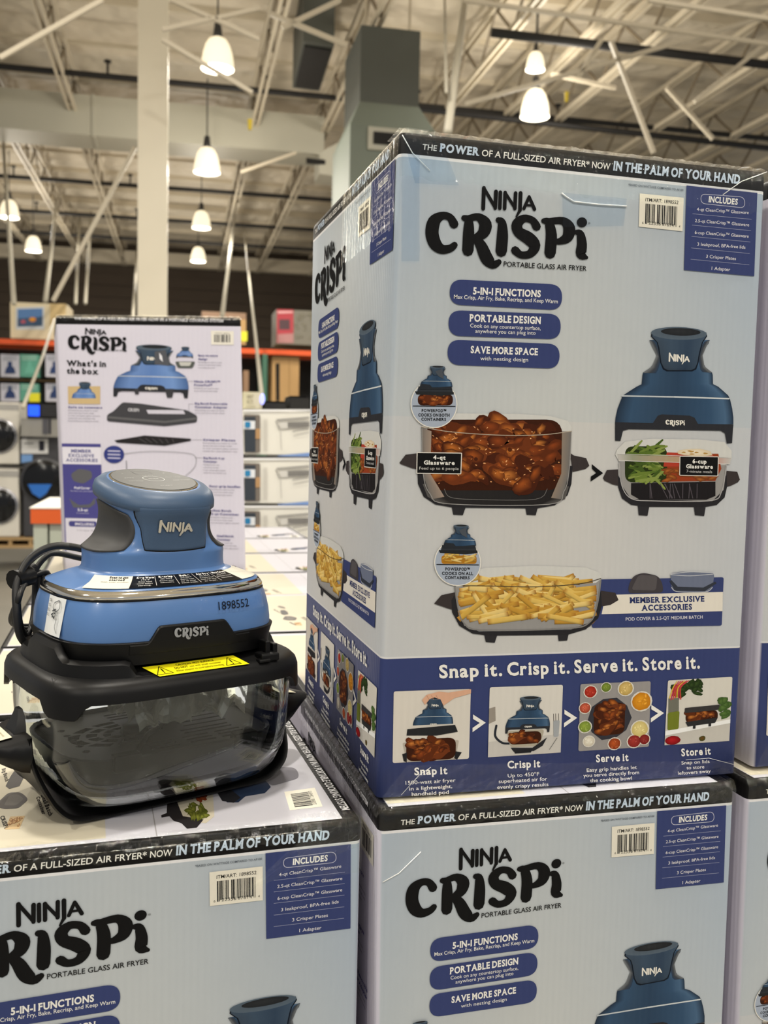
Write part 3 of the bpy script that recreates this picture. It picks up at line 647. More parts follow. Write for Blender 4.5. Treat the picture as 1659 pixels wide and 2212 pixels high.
def art_back():
    A = Art(); m = b9; random.seed(31); LP = (84, 82, 134)
    A.text('THE POWER OF A FULL-SIZED AIR FRYER NOW IN A PORTABLE COOKING SYSTEM', (405, 178), (1214, 192), 13, (220, 218, 224), 3, m, 'sans', .02)
    k = 110 / 340.; logo_ninja(A, lambda x, y: m(524 + (x - 1410) * k, 249 + (y - 500) * k * .78), (24, 24, 26))
    k = 320 / 1070.; logo_crispi(A, lambda x, y: m(370 + (x - 855) * k, 312 + (y - 720) * k), (24, 24, 26))
    A.text('PORTABLE GLASS AIR FRYER', (520, 355), (690, 359), 8, (60, 60, 64), 3, m, 'sans', .01)
    A.text("What's in", (364, 442), (579, 446), 30, (26, 26, 28), 3, m, 'slab', .02); A.text('the box', (364, 486), (536, 489), 30, (26, 26, 28), 3, m, 'slab', .02)
    A.poly([m(*p) for p in ((1148, 240), (1270, 243), (1270, 320), (1150, 319))], (224, 220, 208), 2)
    x = 1166
    while x < 1250:
        bw = random.choice([3, 5, 8]); A.poly([m(*p) for p in ((x, 262), (x + bw, 262), (x + bw, 306), (x, 306))], (30, 30, 34), 3); x += bw + random.choice([3, 4, 6])
    A.text('ITM/ART: 1898552', (1170, 257), (1248, 259), 6, (60, 58, 56), 3, m)
    # exploded view: pod, adapter, plate, dish
    LR = [(0, (66, 92, 140)), (.2, (104, 134, 186)), (.5, (92, 124, 180)), (.8, (110, 142, 194)), (1, (70, 98, 146))]
    pod_art(A, lambda x, y: m(620 + (x - 455) * .52, 322 + (y - 70) * .395), 3, True, True, PODR=LR)
    A.poly([m(*p) for p in ((845, 360), (905, 350), (925, 440), (845, 432))], (82, 84, 90), 6.5)
    A.poly([m(*p) for p in ((870, 365), (885, 385), (890, 418), (872, 400))], (220, 220, 226), 7)
    A.poly([m(*p) for p in ((735, 570), (760, 570), (758, 604), (738, 602))], (60, 60, 64), 5); A.poly([m(*p) for p in ((900, 570), (950, 570), (940, 620), (912, 620))], (60, 60, 64), 5)
    A.poly([m(*p) for p in rounded([(585, 720), (620, 700), (670, 648), (770, 655), (1020, 690), (1075, 720), (1073, 758), (900, 782), (585, 757)], 14)], (66, 66, 70), 3)
    A.poly([m(*p) for p in ((800, 690), (1000, 690), (1010, 712), (810, 712))], (200, 198, 210), 4); A.poly([m(*p) for p in ((590, 728), (900, 752), (1070, 730), (1070, 742), (900, 764), (590, 740))], (96, 96, 98), 4)
    A.text('CRISPi', (700, 698), (760, 700), 16, (190, 190, 196), 5, m, 'slab', .03)
    A.poly([m(*p) for p in ((625, 865), (790, 835), (1040, 850), (1040, 862), (900, 892), (640, 878))], (40, 38, 40), 3)
    for k in range(6): A.line((760 + k * 36, 852), (800 + k * 30, 876), 3, (84, 82, 84), 4, m)
    A.stroke([(680, 940, 1.6), (820, 925, 1.6), (1000, 930, 1.6), (1064, 950, 1.6), (1060, 1010, 1.6), (1000, 1070, 1.6)], (150, 150, 156), 3, m)
    A.stroke([(690, 980, 2), (720, 1120, 2), (900, 1160, 2), (1040, 1120, 2)], (120, 120, 128), 3, m)
    A.poly([m(*p) for p in rounded([(600, 1260), (700, 1250), (1090, 1260), (1090, 1330), (1000, 1360), (620, 1350)], 20)], (60, 60, 64), 3)
    A.poly([m(*p) for p in rounded([(640, 1440), (1060, 1440), (1050, 1560), (660, 1560)], 20)], (146, 146, 154), 3); A.poly([m(*p) for p in rounded([(620, 1560), (1080, 1560), (1040, 1610), (660, 1610)], 14)], (52, 52, 56), 3.5)
    A.blob((623, 945), 56, 50, 0, (58, 66, 130), (52, 60, 122), 3, 26, 0, m)
    for y in (925, 945, 965): A.line((592, y), (655, y + 1), 7, (190, 190, 214), 4, m)
    pod_art(A, lambda x, y: m(962 + (x - 455) * .115, 332 + (y - 70) * .085), 3, False, True, PODR=LR)
    A.poly([m(*p) for p in rounded([(955, 415), (1065, 415), (1050, 452), (970, 452)], 10)], (84, 88, 84), 4); A.poly([m(*p) for p in rounded([(975, 418), (1045, 418), (1035, 440), (985, 440)], 6)], (190, 190, 184), 5)
    def para(x0, x1, y, title, n, lh=15):
        for i, t in enumerate(title): A.text(t, (x0, y + i * 20), (x0 + (x1 - x0) * min(1, .062 * len(t)), y + i * 20 + 1), 10, LP, 3, m, 'slab', .02)
        y += len(title) * 20 - 3
        ws = ['Everything you need to cook,', 'serve and store fresh meals', 'in one compact glass system', 'made for any kitchen top']
        for i in range(n): A.text(ws[i % 4], (x0, y + i * lh), (x1 - random.uniform(0, 50), y + i * lh + 1), 6.5, (110, 108, 124), 3, m)
    para(1080, 1210, 385, ['Easy-to-store', 'design'], 3); para(1058, 1232, 532, ['Ninja CRISPi™', 'PowerPod™'], 2); para(1062, 1236, 656, ['Big Batch Removable', 'Container Adapter'], 2)
    para(1106, 1305, 860, ['Crisper Plates'], 4); para(1108, 1238, 962, ['Big Batch 4-qt', 'Container'], 4); para(1140, 1305, 1120, ['Easy-grip handles'], 3); para(1130, 1300, 1256, ['Medium Batch', '2.5-qt Container'], 3)
    para(1180, 1310, 1398, ['Small Batch', 'Container'], 3); para(372, 560, 683, ['Safe on counters'], 5)
    for a, b in (((1018, 527), (1052, 527)), ((1030, 655), (1056, 655)), ((1030, 655), (1030, 700)), ((1042, 856), (1100, 856)), ((1062, 957), (1102, 958))): A.line(a, b, 1.6, (120, 120, 130), 3, m)
    A.poly([m(*p) for p in ((370, 560), (548, 558), (548, 660), (372, 660))], (196, 172, 128), 2)
    pod_art(A, lambda x, y: m(392 + (x - 455) * .168, 535 + (y - 70) * .145), 3, False, False, PODR=LR)
    # member column
    A.poly([m(*p) for p in ((336, 886), (550, 886), (570, 1500), (356, 1500))], (74, 72, 134), 2)
    A.poly([m(*p) for p in ((338, 905), (552, 905), (555, 1003), (342, 1003))], (216, 214, 224), 2.5); A.poly([m(*p) for p in ((356, 1310), (556, 1310), (570, 1500), (362, 1500))], (206, 204, 216), 2.5)
    for i, (st, a, b) in enumerate((('MEMBER', 388, 500), ('EXCLUSIVE', 374, 514), ('ACCESSORIES', 360, 534))): A.text(st, (a, 936 + i * 26), (b, 937 + i * 26), 17, (92, 92, 140), 3, m, 'slab', .02)
    A.poly([m(*p) for p in rounded([(385, 1060), (430, 1028), (500, 1040), (505, 1080), (455, 1115), (400, 1100)], 16)], (92, 92, 96), 3)
    A.text('Pod Cover', (406, 1143), (492, 1144), 12, (220, 220, 230), 3, m, 'slab', .02); A.text('Perfect for portability', (385, 1158), (520, 1159), 6, (190, 190, 206), 3, m)
    A.poly([m(*p) for p in rounded([(376, 1195), (400, 1215), (430, 1235), (490, 1230), (520, 1190), (522, 1225), (490, 1250), (400, 1250)], 8)], (90, 92, 98), 3)
    A.text('2.5-qt', (424, 1268), (480, 1269), 13, (220, 220, 230), 3, m, 'slab', .02); A.text('Container', (418, 1283), (488, 1284), 6, (190, 190, 206), 3, m)
    A.rrect([(374, 1326), (530, 1326), (530, 1358), (376, 1358)], 14, (70, 70, 128), 3, m); A.text('INCLUDES', (410, 1349), (514, 1350), 13, (216, 214, 226), 4, m, 'slab', .02)
    A.text('3 Crisper Plates', (420, 1382), (540, 1383), 8, (120, 118, 134), 3, m)
    return A
# top print: drawn in the photograph on the carton under the display model
C_LOC = (-.4402, -.0199); C_YAW = .0381; C_TOP = -.0175
def ctop(px, py):
    p = onz(px, py, C_TOP); dx, dy = p.x - C_LOC[0], p.y - C_LOC[1]; c, s = math.cos(C_YAW), math.sin(C_YAW)
    return (dx * c + dy * s, -dx * s + dy * c)
def art_top():
    A = Art(); m = ctop; random.seed(41)
    # white field inside the black border
    A.poly([(.012, .006), (W0 - .019, .006), (W0 - .019, D0 - .012), (.012, D0 - .012)], (190, 189, 197), 1)
    A.poly([(.013, .014), (.168, .014), (.168, D0 - .03), (.013, D0 - .03)], (196, 189, 170), 1.5)
    A.line((.2155, .006), (.2155, D0 - .012), .0012, (150, 148, 150), 2)
    # lettering along the right edge, read from the right
    A.text('THE POWER OF A FULL-SIZED AIR FRYER NOW IN A PORTABLE COOKING SYSTEM', (W0 - .014, D0 - .05), (W0 - .014, .027), -.0085, (222, 222, 224), 2, None, 'sans', .02)
    lab = [ctop(614, 1712), ctop(680, 1703), ctop(697, 1744), ctop(626, 1752)]
    A.poly(lab, (226, 222, 206), 2)
    q = quadmap(ctop, [(614, 1712), (680, 1703), (697, 1744), (626, 1752)])
    y = 18
    while y < 84:
        t = random.choice([2, 3, 5]); A.poly([q(18, y), q(74, y), q(74, y + t), q(18, y + t)][::1], (40, 38, 38), 3); y += t + random.choice([2, 3])
    A.text('ITM/ART: 1898552', q(86, 16), q(86, 86), .004, (60, 56, 54), 3)
    # the small dish and its food at the front edge, pod beyond
    for reg, kind, n, sz in (((366, 1700, 400, 1800), 'dark', 0, 0),):
        A.poly([m(*p) for p in ((362, 1730), (380, 1728), (395, 1765), (415, 1768), (440, 1772), (425, 1790), (404, 1792), (392, 1780), (375, 1775), (366, 1765), (349, 1768), (348, 1763), (360, 1758))], (40, 37, 38), 3)
    A.poly([m(*p) for p in ((382, 1728), (460, 1718), (463, 1765), (445, 1780), (400, 1776), (388, 1758))], (196, 188, 168), 2.6)
    for k in range(20):
        cx, cy = random.uniform(408, 448), random.uniform(1736, 1770); A.blob((cx, cy), 10, 5, random.uniform(0, 3), (126, 130, 52), (70, 76, 26), 3.5 + k * .02, 8, .4, m)
    for k in range(8): A.blob((random.uniform(412, 446), random.uniform(1716, 1734)), 9, 4, random.uniform(0, 3), (170, 80, 40), (110, 44, 24), 3.6 + k * .02, 8, .3, m)
    A.poly([m(*p) for p in ((520, 1690), (570, 1680), (585, 1702), (572, 1715), (530, 1722), (515, 1735), (490, 1735), (480, 1705))], (44, 58, 84), 3)
    A.poly([m(*p) for p in ((470, 1715), (500, 1708), (520, 1725), (505, 1736), (480, 1732))], (40, 40, 44), 3.5)
    A.poly([m(*p) for p in rounded([(560, 1675), (600, 1658), (640, 1660), (648, 1682), (620, 1690), (585, 1700)], 12)], (120, 118, 126), 3)
    # adapter, lid and captions on the cream field
    A.poly([m(*p) for p in ((30, 1668), (48, 1665), (52, 1680), (42, 1700), (20, 1706), (12, 1700), (22, 1680))], (84, 82, 82), 3)
    A.poly([m(*p) for p in rounded([(18, 1714), (45, 1713), (62, 1728), (40, 1748), (8, 1750), (-12, 1742)], 8)], (92, 88, 86), 3)
    A.poly([m(*p) for p in rounded([(22, 1718), (40, 1718), (52, 1728), (34, 1742), (8, 1742)], 5)], (108, 104, 100), 3.5)
    A.poly([m(*p) for p in ((36, 1640), (50, 1634), (64, 1642), (60, 1656), (44, 1652))], (120, 112, 104), 3)
    A.text('Small Batch', (88, 1720), (106, 1765), 9, (50, 46, 44), 3, m, 'slab', .02); A.text('Container', (78, 1724), (92, 1762), 8, (60, 56, 54), 3, m, 'slab', .02)
    A.text('Big Batch', (4, 1663), (12, 1690), 8, (60, 56, 54), 3, m, 'slab', .02)
    q = quadmap(m, [(22, 1766), (54, 1764), (42, 1792), (10, 1794)])
    A.poly([q(0, 0), q(100, 0), q(100, 100), q(0, 100)], (196, 170, 130), 3)
    for k in range(14): A.blob((random.uniform(15, 85), random.uniform(15, 85)), 14, 9, random.uniform(0, 3), (222, 190, 140), (120, 70, 40), 4 + k * .02, 8, .3, q)
    A.text('CRISPi', (0, 1766), (10, 1792), 9, (40, 36, 34), 3, m, 'slab', .02)
    return A
# ------------------------------------------------------------------ the hall
M_FLOOR = add_noise(mat('polished_concrete', (150, 147, 138), .22, spec=.5), 1.5, .12)
M_DECK = add_noise(mat('white_roof_lining', (214, 204, 186), .6), 1.2, .1, .9, 1.6, .25)
M_STEEL = add_noise(mat('white_painted_steel', (204, 194, 174), .5), 3, .04)
M_STEEL2 = add_noise(mat('cream_column_paint', (228, 220, 200), .4), 2, .03)
M_PIPE = add_noise(mat('black_pipe', (34, 33, 34), .5), 5, .1)
M_WALL = add_noise(mat('brown_block_wall', (66, 56, 46), .8), 2, .12)
M_DUCT = add_noise(mat('grey_duct_metal', (186, 184, 170), .5), 2, .04)
M_DUCT2 = add_noise(mat('dark_grey_duct_metal', (84, 87, 82), .6), 2, .06)
M_DARK = add_noise(mat('dark_recess', (22, 21, 20), .7), 5, .1)
CZ = 6.55                 # roof lining above the camera
FZ = FLOOR_Z - CAM.z      # floor below the camera
def H(x, y, z): return hall(x, y, z)
def hall_obj(mb, name, material, smooth=False, parent=None):
    """mb built in hall coordinates"""
    mb.v = [H(*v) for v in mb.v]; return mb.build(name, material, parent, smooth)
m = MB(); m.box((-16, -6, FZ - .1), (22, 36.4, FZ)); tag(hall_obj(m, 'floor', M_FLOOR), 'polished grey concrete warehouse floor', kind='structure')
# roof lining: billows between the purlins
m = MB(); nx, ny = 30, 190; x0, x1, y0, y1 = -16, 22, -6, 36.4
vs = []; fs = []
for j in range(ny + 1):
    y = y0 + (y1 - y0) * j / ny
    for i in range(nx + 1):
        x = x0 + (x1 - x0) * i / nx
        ph = (y % 1.55) / 1.55; sag = -.16 * math.sin(PI * ph) ** .8 * (1 + .35 * noise.noise(Vector((x * .35, y * .7, 1))))
        vs.append((x, y, CZ + .1 + sag))
for j in range(ny):
    for i in range(nx): a = j * (nx + 1) + i; fs.append((a, a + nx + 1, a + nx + 2, a + 1))
m.add(vs, fs); tag(hall_obj(m, 'ceiling', M_DECK, True), 'white quilted roof lining sagging between the steel', kind='structure')
# back wall of long boards / block courses
m = MB(); m.box((-16, 36, FZ), (22, 36.3, CZ + .4)); wall = tag(hall_obj(m, 'wall_back', M_WALL), 'dark brown back wall of the hall', kind='structure')
for k in range(16):
    m = MB(); z = -1.2 + k * .42; m.box((-16, 35.95, z), (22, 36.0, z + .38)); hall_obj(m, 'wall_course', M_WALL, parent=wall)
m = MB(); m.box((-16, 35.5, CZ - .75), (22, 35.9, CZ - .3)); tag(hall_obj(m, 'trim_1', M_STEEL), 'white girder along the top of the back wall', kind='structure')
# column
cx = hdep(331, 0, 12.6); wcol = .36
m = MB(); m.box((cx.x - wcol / 2, 12.6, FZ), (cx.x + wcol / 2, 12.6 + wcol, CZ + .1)); col = hall_obj(m, 'column_shaft', M_STEEL2)
col.name = 'column'; tag(col, 'square cream steel column rising to the roof behind the cartons', 'column')
for z in (FZ, CZ - .02):
    m = MB(); m.box((cx.x - .3, 12.5, z), (cx.x + .3, 13.05, z + .03)); hall_obj(m, 'base_plate', M_STEEL2, parent=col)
M_WEB = add_noise(mat('dull_brown_steel', (128, 116, 98), .55), 3, .06)
def ratio(px, py): return (px - 391) / (931 - py)
# roof joists running away from us: chords and zig-zag web
def joist(xr, y0, y1, label, zt=6.35, dz=.62, wd=.075):
    z0 = zt - dz; x = xr
    root = empty('roof_joist', H(x, y0, zt), label, 'roof truss', 'open web steel joists under the roof')
    def loc(mb, n, mt):
        mb.v = [H(*v) - root.location for v in mb.v]; return mb.build(n, mt, root)
    for z, n in ((zt, 'top_chord'), (z0, 'bottom_chord')):
        mb = MB()
        for s in (-.05, .05): mb.box((x + s - .022, y0, z - wd / 2), (x + s + .022, y1, z + wd / 2))
        loc(mb, n, M_STEEL)
    step = .8; n = int((y1 - y0) / step)
    proto = None
    for k in range(n):
        a, b = (z0, zt) if k % 2 == 0 else (zt, z0)
        if k < 2:
            mb = MB(); mb.bar((x, y0 + k * step, a), (x, y0 + (k + 1) * step, b), .035); o = loc(mb, 'web_strut', M_WEB)
            proto = (proto or []) + [o]
        else:
            o = proto[k % 2].copy(); COL.objects.link(o); o.parent = root
            o.location = proto[k % 2].location + HY * (step * (k - k % 2))
    return root
JS = [(-.79, 'at the far left of the roof'), (-.55, 'left of the pair of lamps at the left'), (-.324, 'between the left edge and the column'), (.22, 'beside the row of lamps over the column'), (.44, 'long white double chord right of the dark louvre'),
      (.76, 'above the top corner of the large carton'), (.94, 'left of the twin lamps at right'), (1.10, 'just right of the twin lamps'), (1.42, 'crossing the upper right of the roof'), (1.68, 'low at the right edge above the carton'), (1.93, 'last one at the right edge')]
for r, s in JS:
    joist(r * 6.0, max(5.5, 2.2 + abs(r) * 3), 35.4, 'white open web steel joist ' + s)
# purlins across
for k in range(17):
    y = 7.3 + k * 1.55 * 1.1
    m = MB(); m.box((-15, y, CZ - .1), (21, y + .07, CZ + .06)); o = hall_obj(m, 'roof_purlin', M_STEEL)
    tag(o, 'white purlin crossing under the roof lining, ' + ['nearest to us', 'second', 'third', 'fourth', 'fifth', 'sixth', 'seventh', 'eighth', 'ninth', 'tenth', 'eleventh', 'twelfth', 'thirteenth', 'fourteenth', 'fifteenth', 'sixteenth', 'farthest back'][k] + (' going away' if 0 < k < 16 else ''), 'beam', 'roof purlins')
# black sprinkler pipes across, with drop heads
rows_ = [(0, 143), (0, 290), (0, 380), (0, 452), (0, 498)]
words = ['nearest, above the cream duct', 'second, just under the cream duct', 'third, half way down the roof', 'fourth, beyond the middle lamps', 'farthest, near the back wall']
for (px, py), s in zip(rows_, words):
    p = hz(px, py, 5.75); root = empty('sprinkler_pipe', H(p.x, p.y, 5.75), 'black sprinkler pipe crossing the roof, ' + s, 'pipe', 'sprinkler pipes')
    m = MB(); m.tube([H(-15, p.y, 5.75) - root.location, H(21, p.y, 5.75) - root.location], .05, 8); m.build('pipe_run', M_PIPE, root, True)
    for x in np.arange(-9, 12, 2.6):
        m = MB(); m.tube([H(x, p.y, 5.75) - root.location, H(x, p.y, 5.98) - root.location], .022, 6); m.tube([H(x, p.y, 5.97) - root.location, H(x, p.y, 6.0) - root.location], .06, 8); m.build('sprinkler_head', M_PIPE, root)
# right-hand dark pipe group
for a, b, z, r, s in (((1062, 70), (1659, 140), 5.5, .065, 'upper'), ((905, 235), (1659, 320), 5.5, .055, 'lower')):
    p = hz(*a, z); q = hz(*b, z); m = MB(); m.tube([H(p.x, p.y, z), H(q.x + 3, q.y + (q.y - p.y) * 3 / max(.1, q.x - p.x), z)], r, 8)
    tag(m.build('fire_pipe', M_PIPE, None, True), s + ' dark pipe slanting across the roof at right', 'pipe')
# cream duct across the hall with its end louvre
pa = hz(0, 276, 5.3); ydu = pa.y
xe = hdep(700, 330, ydu).x
root = empty('air_duct', H(xe, ydu, 5.3), 'wide cream air duct crossing the hall behind the column', 'duct')
m = MB(); m.v = []; m.box((-15, ydu, 5.3), (xe, ydu + .9, 6.0)); m.v = [H(*v) - root.location for v in m.v]; m.build('duct_run', M_DUCT, root)
for x in np.arange(-6, xe, 2.2):
    m = MB(); m.box((x, ydu - .02, 5.28), (x + .05, ydu + .92, 6.02)); m.v = [H(*v) - root.location for v in m.v]; m.build('duct_seam', M_DUCT, root)
# outlet box, diamond frame turned toward us
ce = hdep(745, 335, ydu - .2)
m = MB(); f0 = hdep(700, 355, ydu - .1); 
q = [hdep(690, 330, ydu), hdep(772, 285, ydu - .4), hdep(782, 345, ydu - .4), hdep(755, 385, ydu - .2), hdep(690, 375, ydu)]
front = [Vector(H(*v)) - root.location for v in q]; back = [v + HY * .7 for v in front]
m.loft([front, back]); m.build('duct_outlet', M_DUCT, root)
q = [hdep(662, 341, ydu - .02), hdep(722, 349, ydu - .02), hdep(740, 360, ydu - .02), hdep(662, 352, ydu - .02)]
m = MB(); fr = [Vector(H(*v)) - root.location for v in q]; m.loft([[v - HY * .02 for v in fr], [v + HY * .05 for v in fr]]); m.build('duct_slot', M_DARK, root)
# big grey trunk with framed grilles
yt = 13.4; a = hdep(775, 340, yt); b = hdep(902, 340, yt)
root = empty('duct_trunk', H(a.x, yt, 3.5), 'large grey duct trunk hanging beside the top of the big carton', 'duct')
def L(mb, n, mt, sm=False): mb.v = [H(*v) - root.location for v in mb.v]; return mb.build(n, mt, root, sm)
zt = hdep(840, 60, yt).z; zb = hdep(840, 430, yt).z; zm = hdep(840, 225, yt).z
m = MB(); m.box((a.x, yt, zm), (b.x, yt + 1.3, zt)); L(m, 'trunk_body', M_DUCT2)
for x in (a.x + .1, b.x - .1):
    m = MB(); m.box((x, yt + .3, zt), (x + .03, yt + .33, CZ)); L(m, 'hanger_rod', M_STEEL)
m = MB(); A0 = [(a.x, yt, zm), (b.x, yt, zm), (b.x, yt + 1.3, zm), (a.x, yt + 1.3, zm)]; A1 = [(a.x - .15, yt - .15, zm - .35), (b.x + .2, yt - .15, zm - .35), (b.x + .2, yt + 1.4, zm - .35), (a.x - .15, yt + 1.4, zm - .35)]
A2 = [(x, y, zb) for x, y, z in A1]; m.loft([[Vector(v) for v in r] for r in (A2, A1, A0)]); L(m, 'trunk_hood', add_noise(mat('sage_duct_metal', (118, 126, 116), .6), 2, .04))
for px0, px1 in ((795, 882),):
    u = hdep(px0, 274, yt - .17); v = hdep(px1, 330, yt - .17)
    m = MB(); m.box((u.x, yt - .2, v.z), (v.x, yt - .15, u.z)); L(m, 'grille_frame', M_DUCT)
    m = MB(); m.box((u.x + .07, yt - .23, v.z + .07), (v.x - .05, yt - .2, u.z - .07)); L(m, 'grille_slot', M_DARK)
# dark louvre box between joists
p = hz(632, 130, 5.9); r2 = hz(700, 75, 5.9)
q = [hz(655, 88, 5.6), hz(722, 98, 5.6), hz(690, 197, 5.6), hz(632, 190, 5.6)]
root = empty('roof_louvre', H(*q[0]), 'dark rectangular roof louvre in a pale curb', 'vent')
lo = [Vector(H(*v)) - root.location for v in q]; m = MB(); m.loft([lo, [v + Vector((0, 0, .9)) for v in lo]]); m.build('louvre_curb', M_DUCT2, root)
cen = sum(lo, Vector()) / 4; ins = [cen + (v - cen) * .86 for v in lo]; m = MB(); m.loft([[v - Vector((0, 0, .03)) for v in ins], [v + Vector((0, 0, .02)) for v in ins]]); m.build('louvre_panel', M_DARK, root)
# braces: straight white struts seen crossing the roof
ST = [((0, 125), (222, 0), 10, 'slanting up from the left edge'), ((350, 64), (470, 38), 11, 'short one left of the first lamp'), ((350, 85), (545, 200), 11, 'falling away right of the column top'), ((465, 40), (560, 18), 11, 'right of the first lamp hook'),
      ((465, 42), (560, 85), 11, 'dropping right from the first lamp hook'), ((370, 0), (455, 38), 11, 'from the column top to the first lamp hook'), ((115, 650), (292, 318), 13, 'long diagonal left of the column'), ((585, 30), (750, 98), 12, 'toward the dark louvre'),
      ((735, 0), (610, 60), 12, 'above the dark louvre'), ((520, 372), (640, 330), 18, 'between duct and far lamps'), ((1005, 225), (1659, 35), 12, 'long shallow one at the right'), ((1250, 165), (1300, 85), 12, 'stub near the right pipe'),
      ((1320, 90), (1412, 330), 12, 'falling to the carton top at right'), ((1000, 0), (1659, 95), 11, 'flat white one high at the right'), ((1190, 160), (1330, 190), 14, 'short one right of the twin lamps'),
      ((1400, 0), (1659, 40), 10, 'at the top right corner'), ((1440, 190), (1540, 300), 13, 'among the webs at right'), ((1659, 90), (1500, 220), 12, 'rising to the right edge')]
for a, b, dep, s in ST:
    p = H(*hdep(*a, dep)); q = H(*hdep(*b, dep)); d = (q - p).normalized()
    if a[1] == 0 or b[1] == 0: pass
    m = MB(); m.bar(p, q, .042 if dep < 12 else .05); tag(m.build('roof_brace', M_STEEL), 'thin white roof brace ' + s, 'brace', 'roof braces')
M_CABLE = add_noise(mat('grey_white_cable', (176, 170, 154), .5), 3, .05)
CORD = [((5, 275), (30, 655), 12, .03, 'hanging at the far left edge'), ((122, 432), (98, 650), 14, .035, 'hanging left of the long diagonal'), ((172, 470), (163, 655), 18, .032, 'pair nearest the diagonal, left one'), ((197, 460), (184, 655), 18, .032, 'pair nearest the diagonal, right one'),
        ((297, 530), (287, 685), 18, .03, 'close at the left of the column'), ((512, 420), (480, 682), 12, .03, 'slanting down right of the column'), ((527, 490), (565, 850), 9, .02, 'crossing the orange rack beam at right'),
        ((1012, -60), (967, 285), 8.5, .040, 'thick white one above the big carton'), ((960, -60), (964, 200), 9, .016, 'thin one above the big carton'), ((118, 690), (50, 880), 9, .018, 'falling left before the appliances')]
for a, b, dep, r, s in CORD:
    p = H(*hz(a[0], a[1], 6.45)) if a[1] < 600 else H(*hdep(*a, 16)); q = H(*hdep(*b, dep)); mid = (p + q) / 2 - Vector((0, 0, .04))
    m = MB(); m.tube([p, mid, q], r, 8); tag(m.build('hanging_cable', M_CABLE, None, True), 'white power cable ' + s, 'cable', 'hanging cables')
for px, py in ((540, 258), (1224, 199)):
    p = H(*hdep(px, py, 12)); m = MB(); m.tube([p, p - Vector((0, 0, .12))], [.03, .022], 8)
    tag(m.build('hook_tag', mat('yellow_tag', (226, 200, 60), .5)), 'small yellow tag hanging from a brace ' + ('over the column' if px < 600 else 'right of the brightest lamp'), 'tag')
# ------------------------------------------------------------------ high-bay lamps
M_GLASSL = mat('lamp_glass', (250, 246, 232), .25, emit=(255, 238, 200), estr=1.05)
M_BULB = mat('lamp_bulb', (255, 250, 235), .3, emit=(255, 246, 224), estr=26)
M_CAPL = mat('lamp_housing', (60, 60, 62), .5)
def lamp_proto():
    prof = [(.0, .43), (.06, .42), (.12, .385), (.165, .31), (.195, .21), (.215, .1), (.222, 0)]
    rings = [[Vector((r * math.cos(2 * PI * k / 32) * (1 + (.02 if k % 2 else 0)), r * math.sin(2 * PI * k / 32) * (1 + (.02 if k % 2 else 0)), z)) for k in range(32)] for r, z in prof[1:]]
    m = MB(); m.loft(rings, cap=False); inner = [[v * .95 if i else v * .95 for v in r] for i, r in enumerate(reversed(rings))]
    m.loft([rings[-1]] + inner, cap=False)
    root = bpy.data.objects.new('high_bay_lamp', None); COL.objects.link(root)
    m.build('lamp_shade', M_GLASSL, root, True)
    m = MB(); m.loft([[Vector((r * math.cos(2 * PI * k / 24), r * math.sin(2 * PI * k / 24), z)) for k in range(24)] for r, z in ((.17, .0), (.17, .015))]); m.build('diffuser', M_BULB, root)
    m = MB(); m.tube([Vector((0, 0, .4)), Vector((0, 0, .47)), Vector((0, 0, .6))], [.07, .06, .045], 12); m.build('housing', M_CAPL, root, True)
    m = MB(); m.tube([Vector((0, 0, .6)), Vector((0, 0, 1.55))], .012, 6); m.build('hanger', M_CAPL, root)
    return root
LP = lamp_proto(); first = True
LAMPS = [(470, 105, .62, 'nearest and largest of the row, high beside the column'), (447, 335, .4, 'second of the row beside the column'), (435, 463, .62, 'third of the row beside the column'), (428, 538, .62, 'farthest of the row beside the column'),
         (20, 440, .62, 'at the left edge, nearer of the two'), (72, 515, .62, 'at the left, farther of the two'), (1156, 212, .62, 'brightest one over the big carton'), (1157, 120, .0, 'small far one above the brightest lamp')]
LZ = 5.15
def add_lamp(p, label, group, show=True):
    global first
    o = LP if first else copy_tree(LP); first = False
    o.location = H(*p) - Vector((0, 0, .2)); tag(o, label, 'lamp', group)
    ld = bpy.data.lights.new('lamp_light', 'AREA'); ld.shape = 'DISK'; ld.size = .36; ld.energy = LAMP_POWER; ld.color = (1, .95, .86)
    lo = bpy.data.objects.new('lamp_light', ld); COL.objects.link(lo); lo.parent = o; lo.location = (0, 0, -.06)
    u = bpy.data.lights.new('lamp_glow', 'POINT'); u.energy = LAMP_POWER * (.75 if p.y < 14 else 1.2); u.color = (1, .91, .77); u.shadow_soft_size = .35
    uo = bpy.data.objects.new('lamp_glow', u); COL.objects.link(uo); uo.parent = o; uo.location = (0, 0, -.38)
    return o
for px, py, z, s in LAMPS:
    p = hz(px, py + 12, LZ - (.55 if z == .4 else 0)) if z else hdep(px, py, 13.5)
    o = add_lamp(p, 'lit glass-shaded warehouse lamp, ' + s, 'high bay lamps')
    if not z or z == .4:
        if not z: o.scale = (.6, .6, .6)
        m = MB(); m.tube([Vector((0, 0, .6)), Vector((0, 0, 2.6 if not z else .75))], .012, 6); m.build('hanger_rod', M_CAPL, o)
# the same lamps go on over the aisle behind and beside the camera
for x in (-4.2, .5, 5.6):
    for y in (-4.5, .8, 6.5): 
        o = add_lamp(Vector((x, y, LZ)), 'lit glass-shaded lamp overhead, %s of the %s row' % ('left' if x < 0 else 'middle' if x < 1 else 'right', 'rear' if y < 0 else 'near' if y < 2 else 'front'), 'high bay lamps overhead')
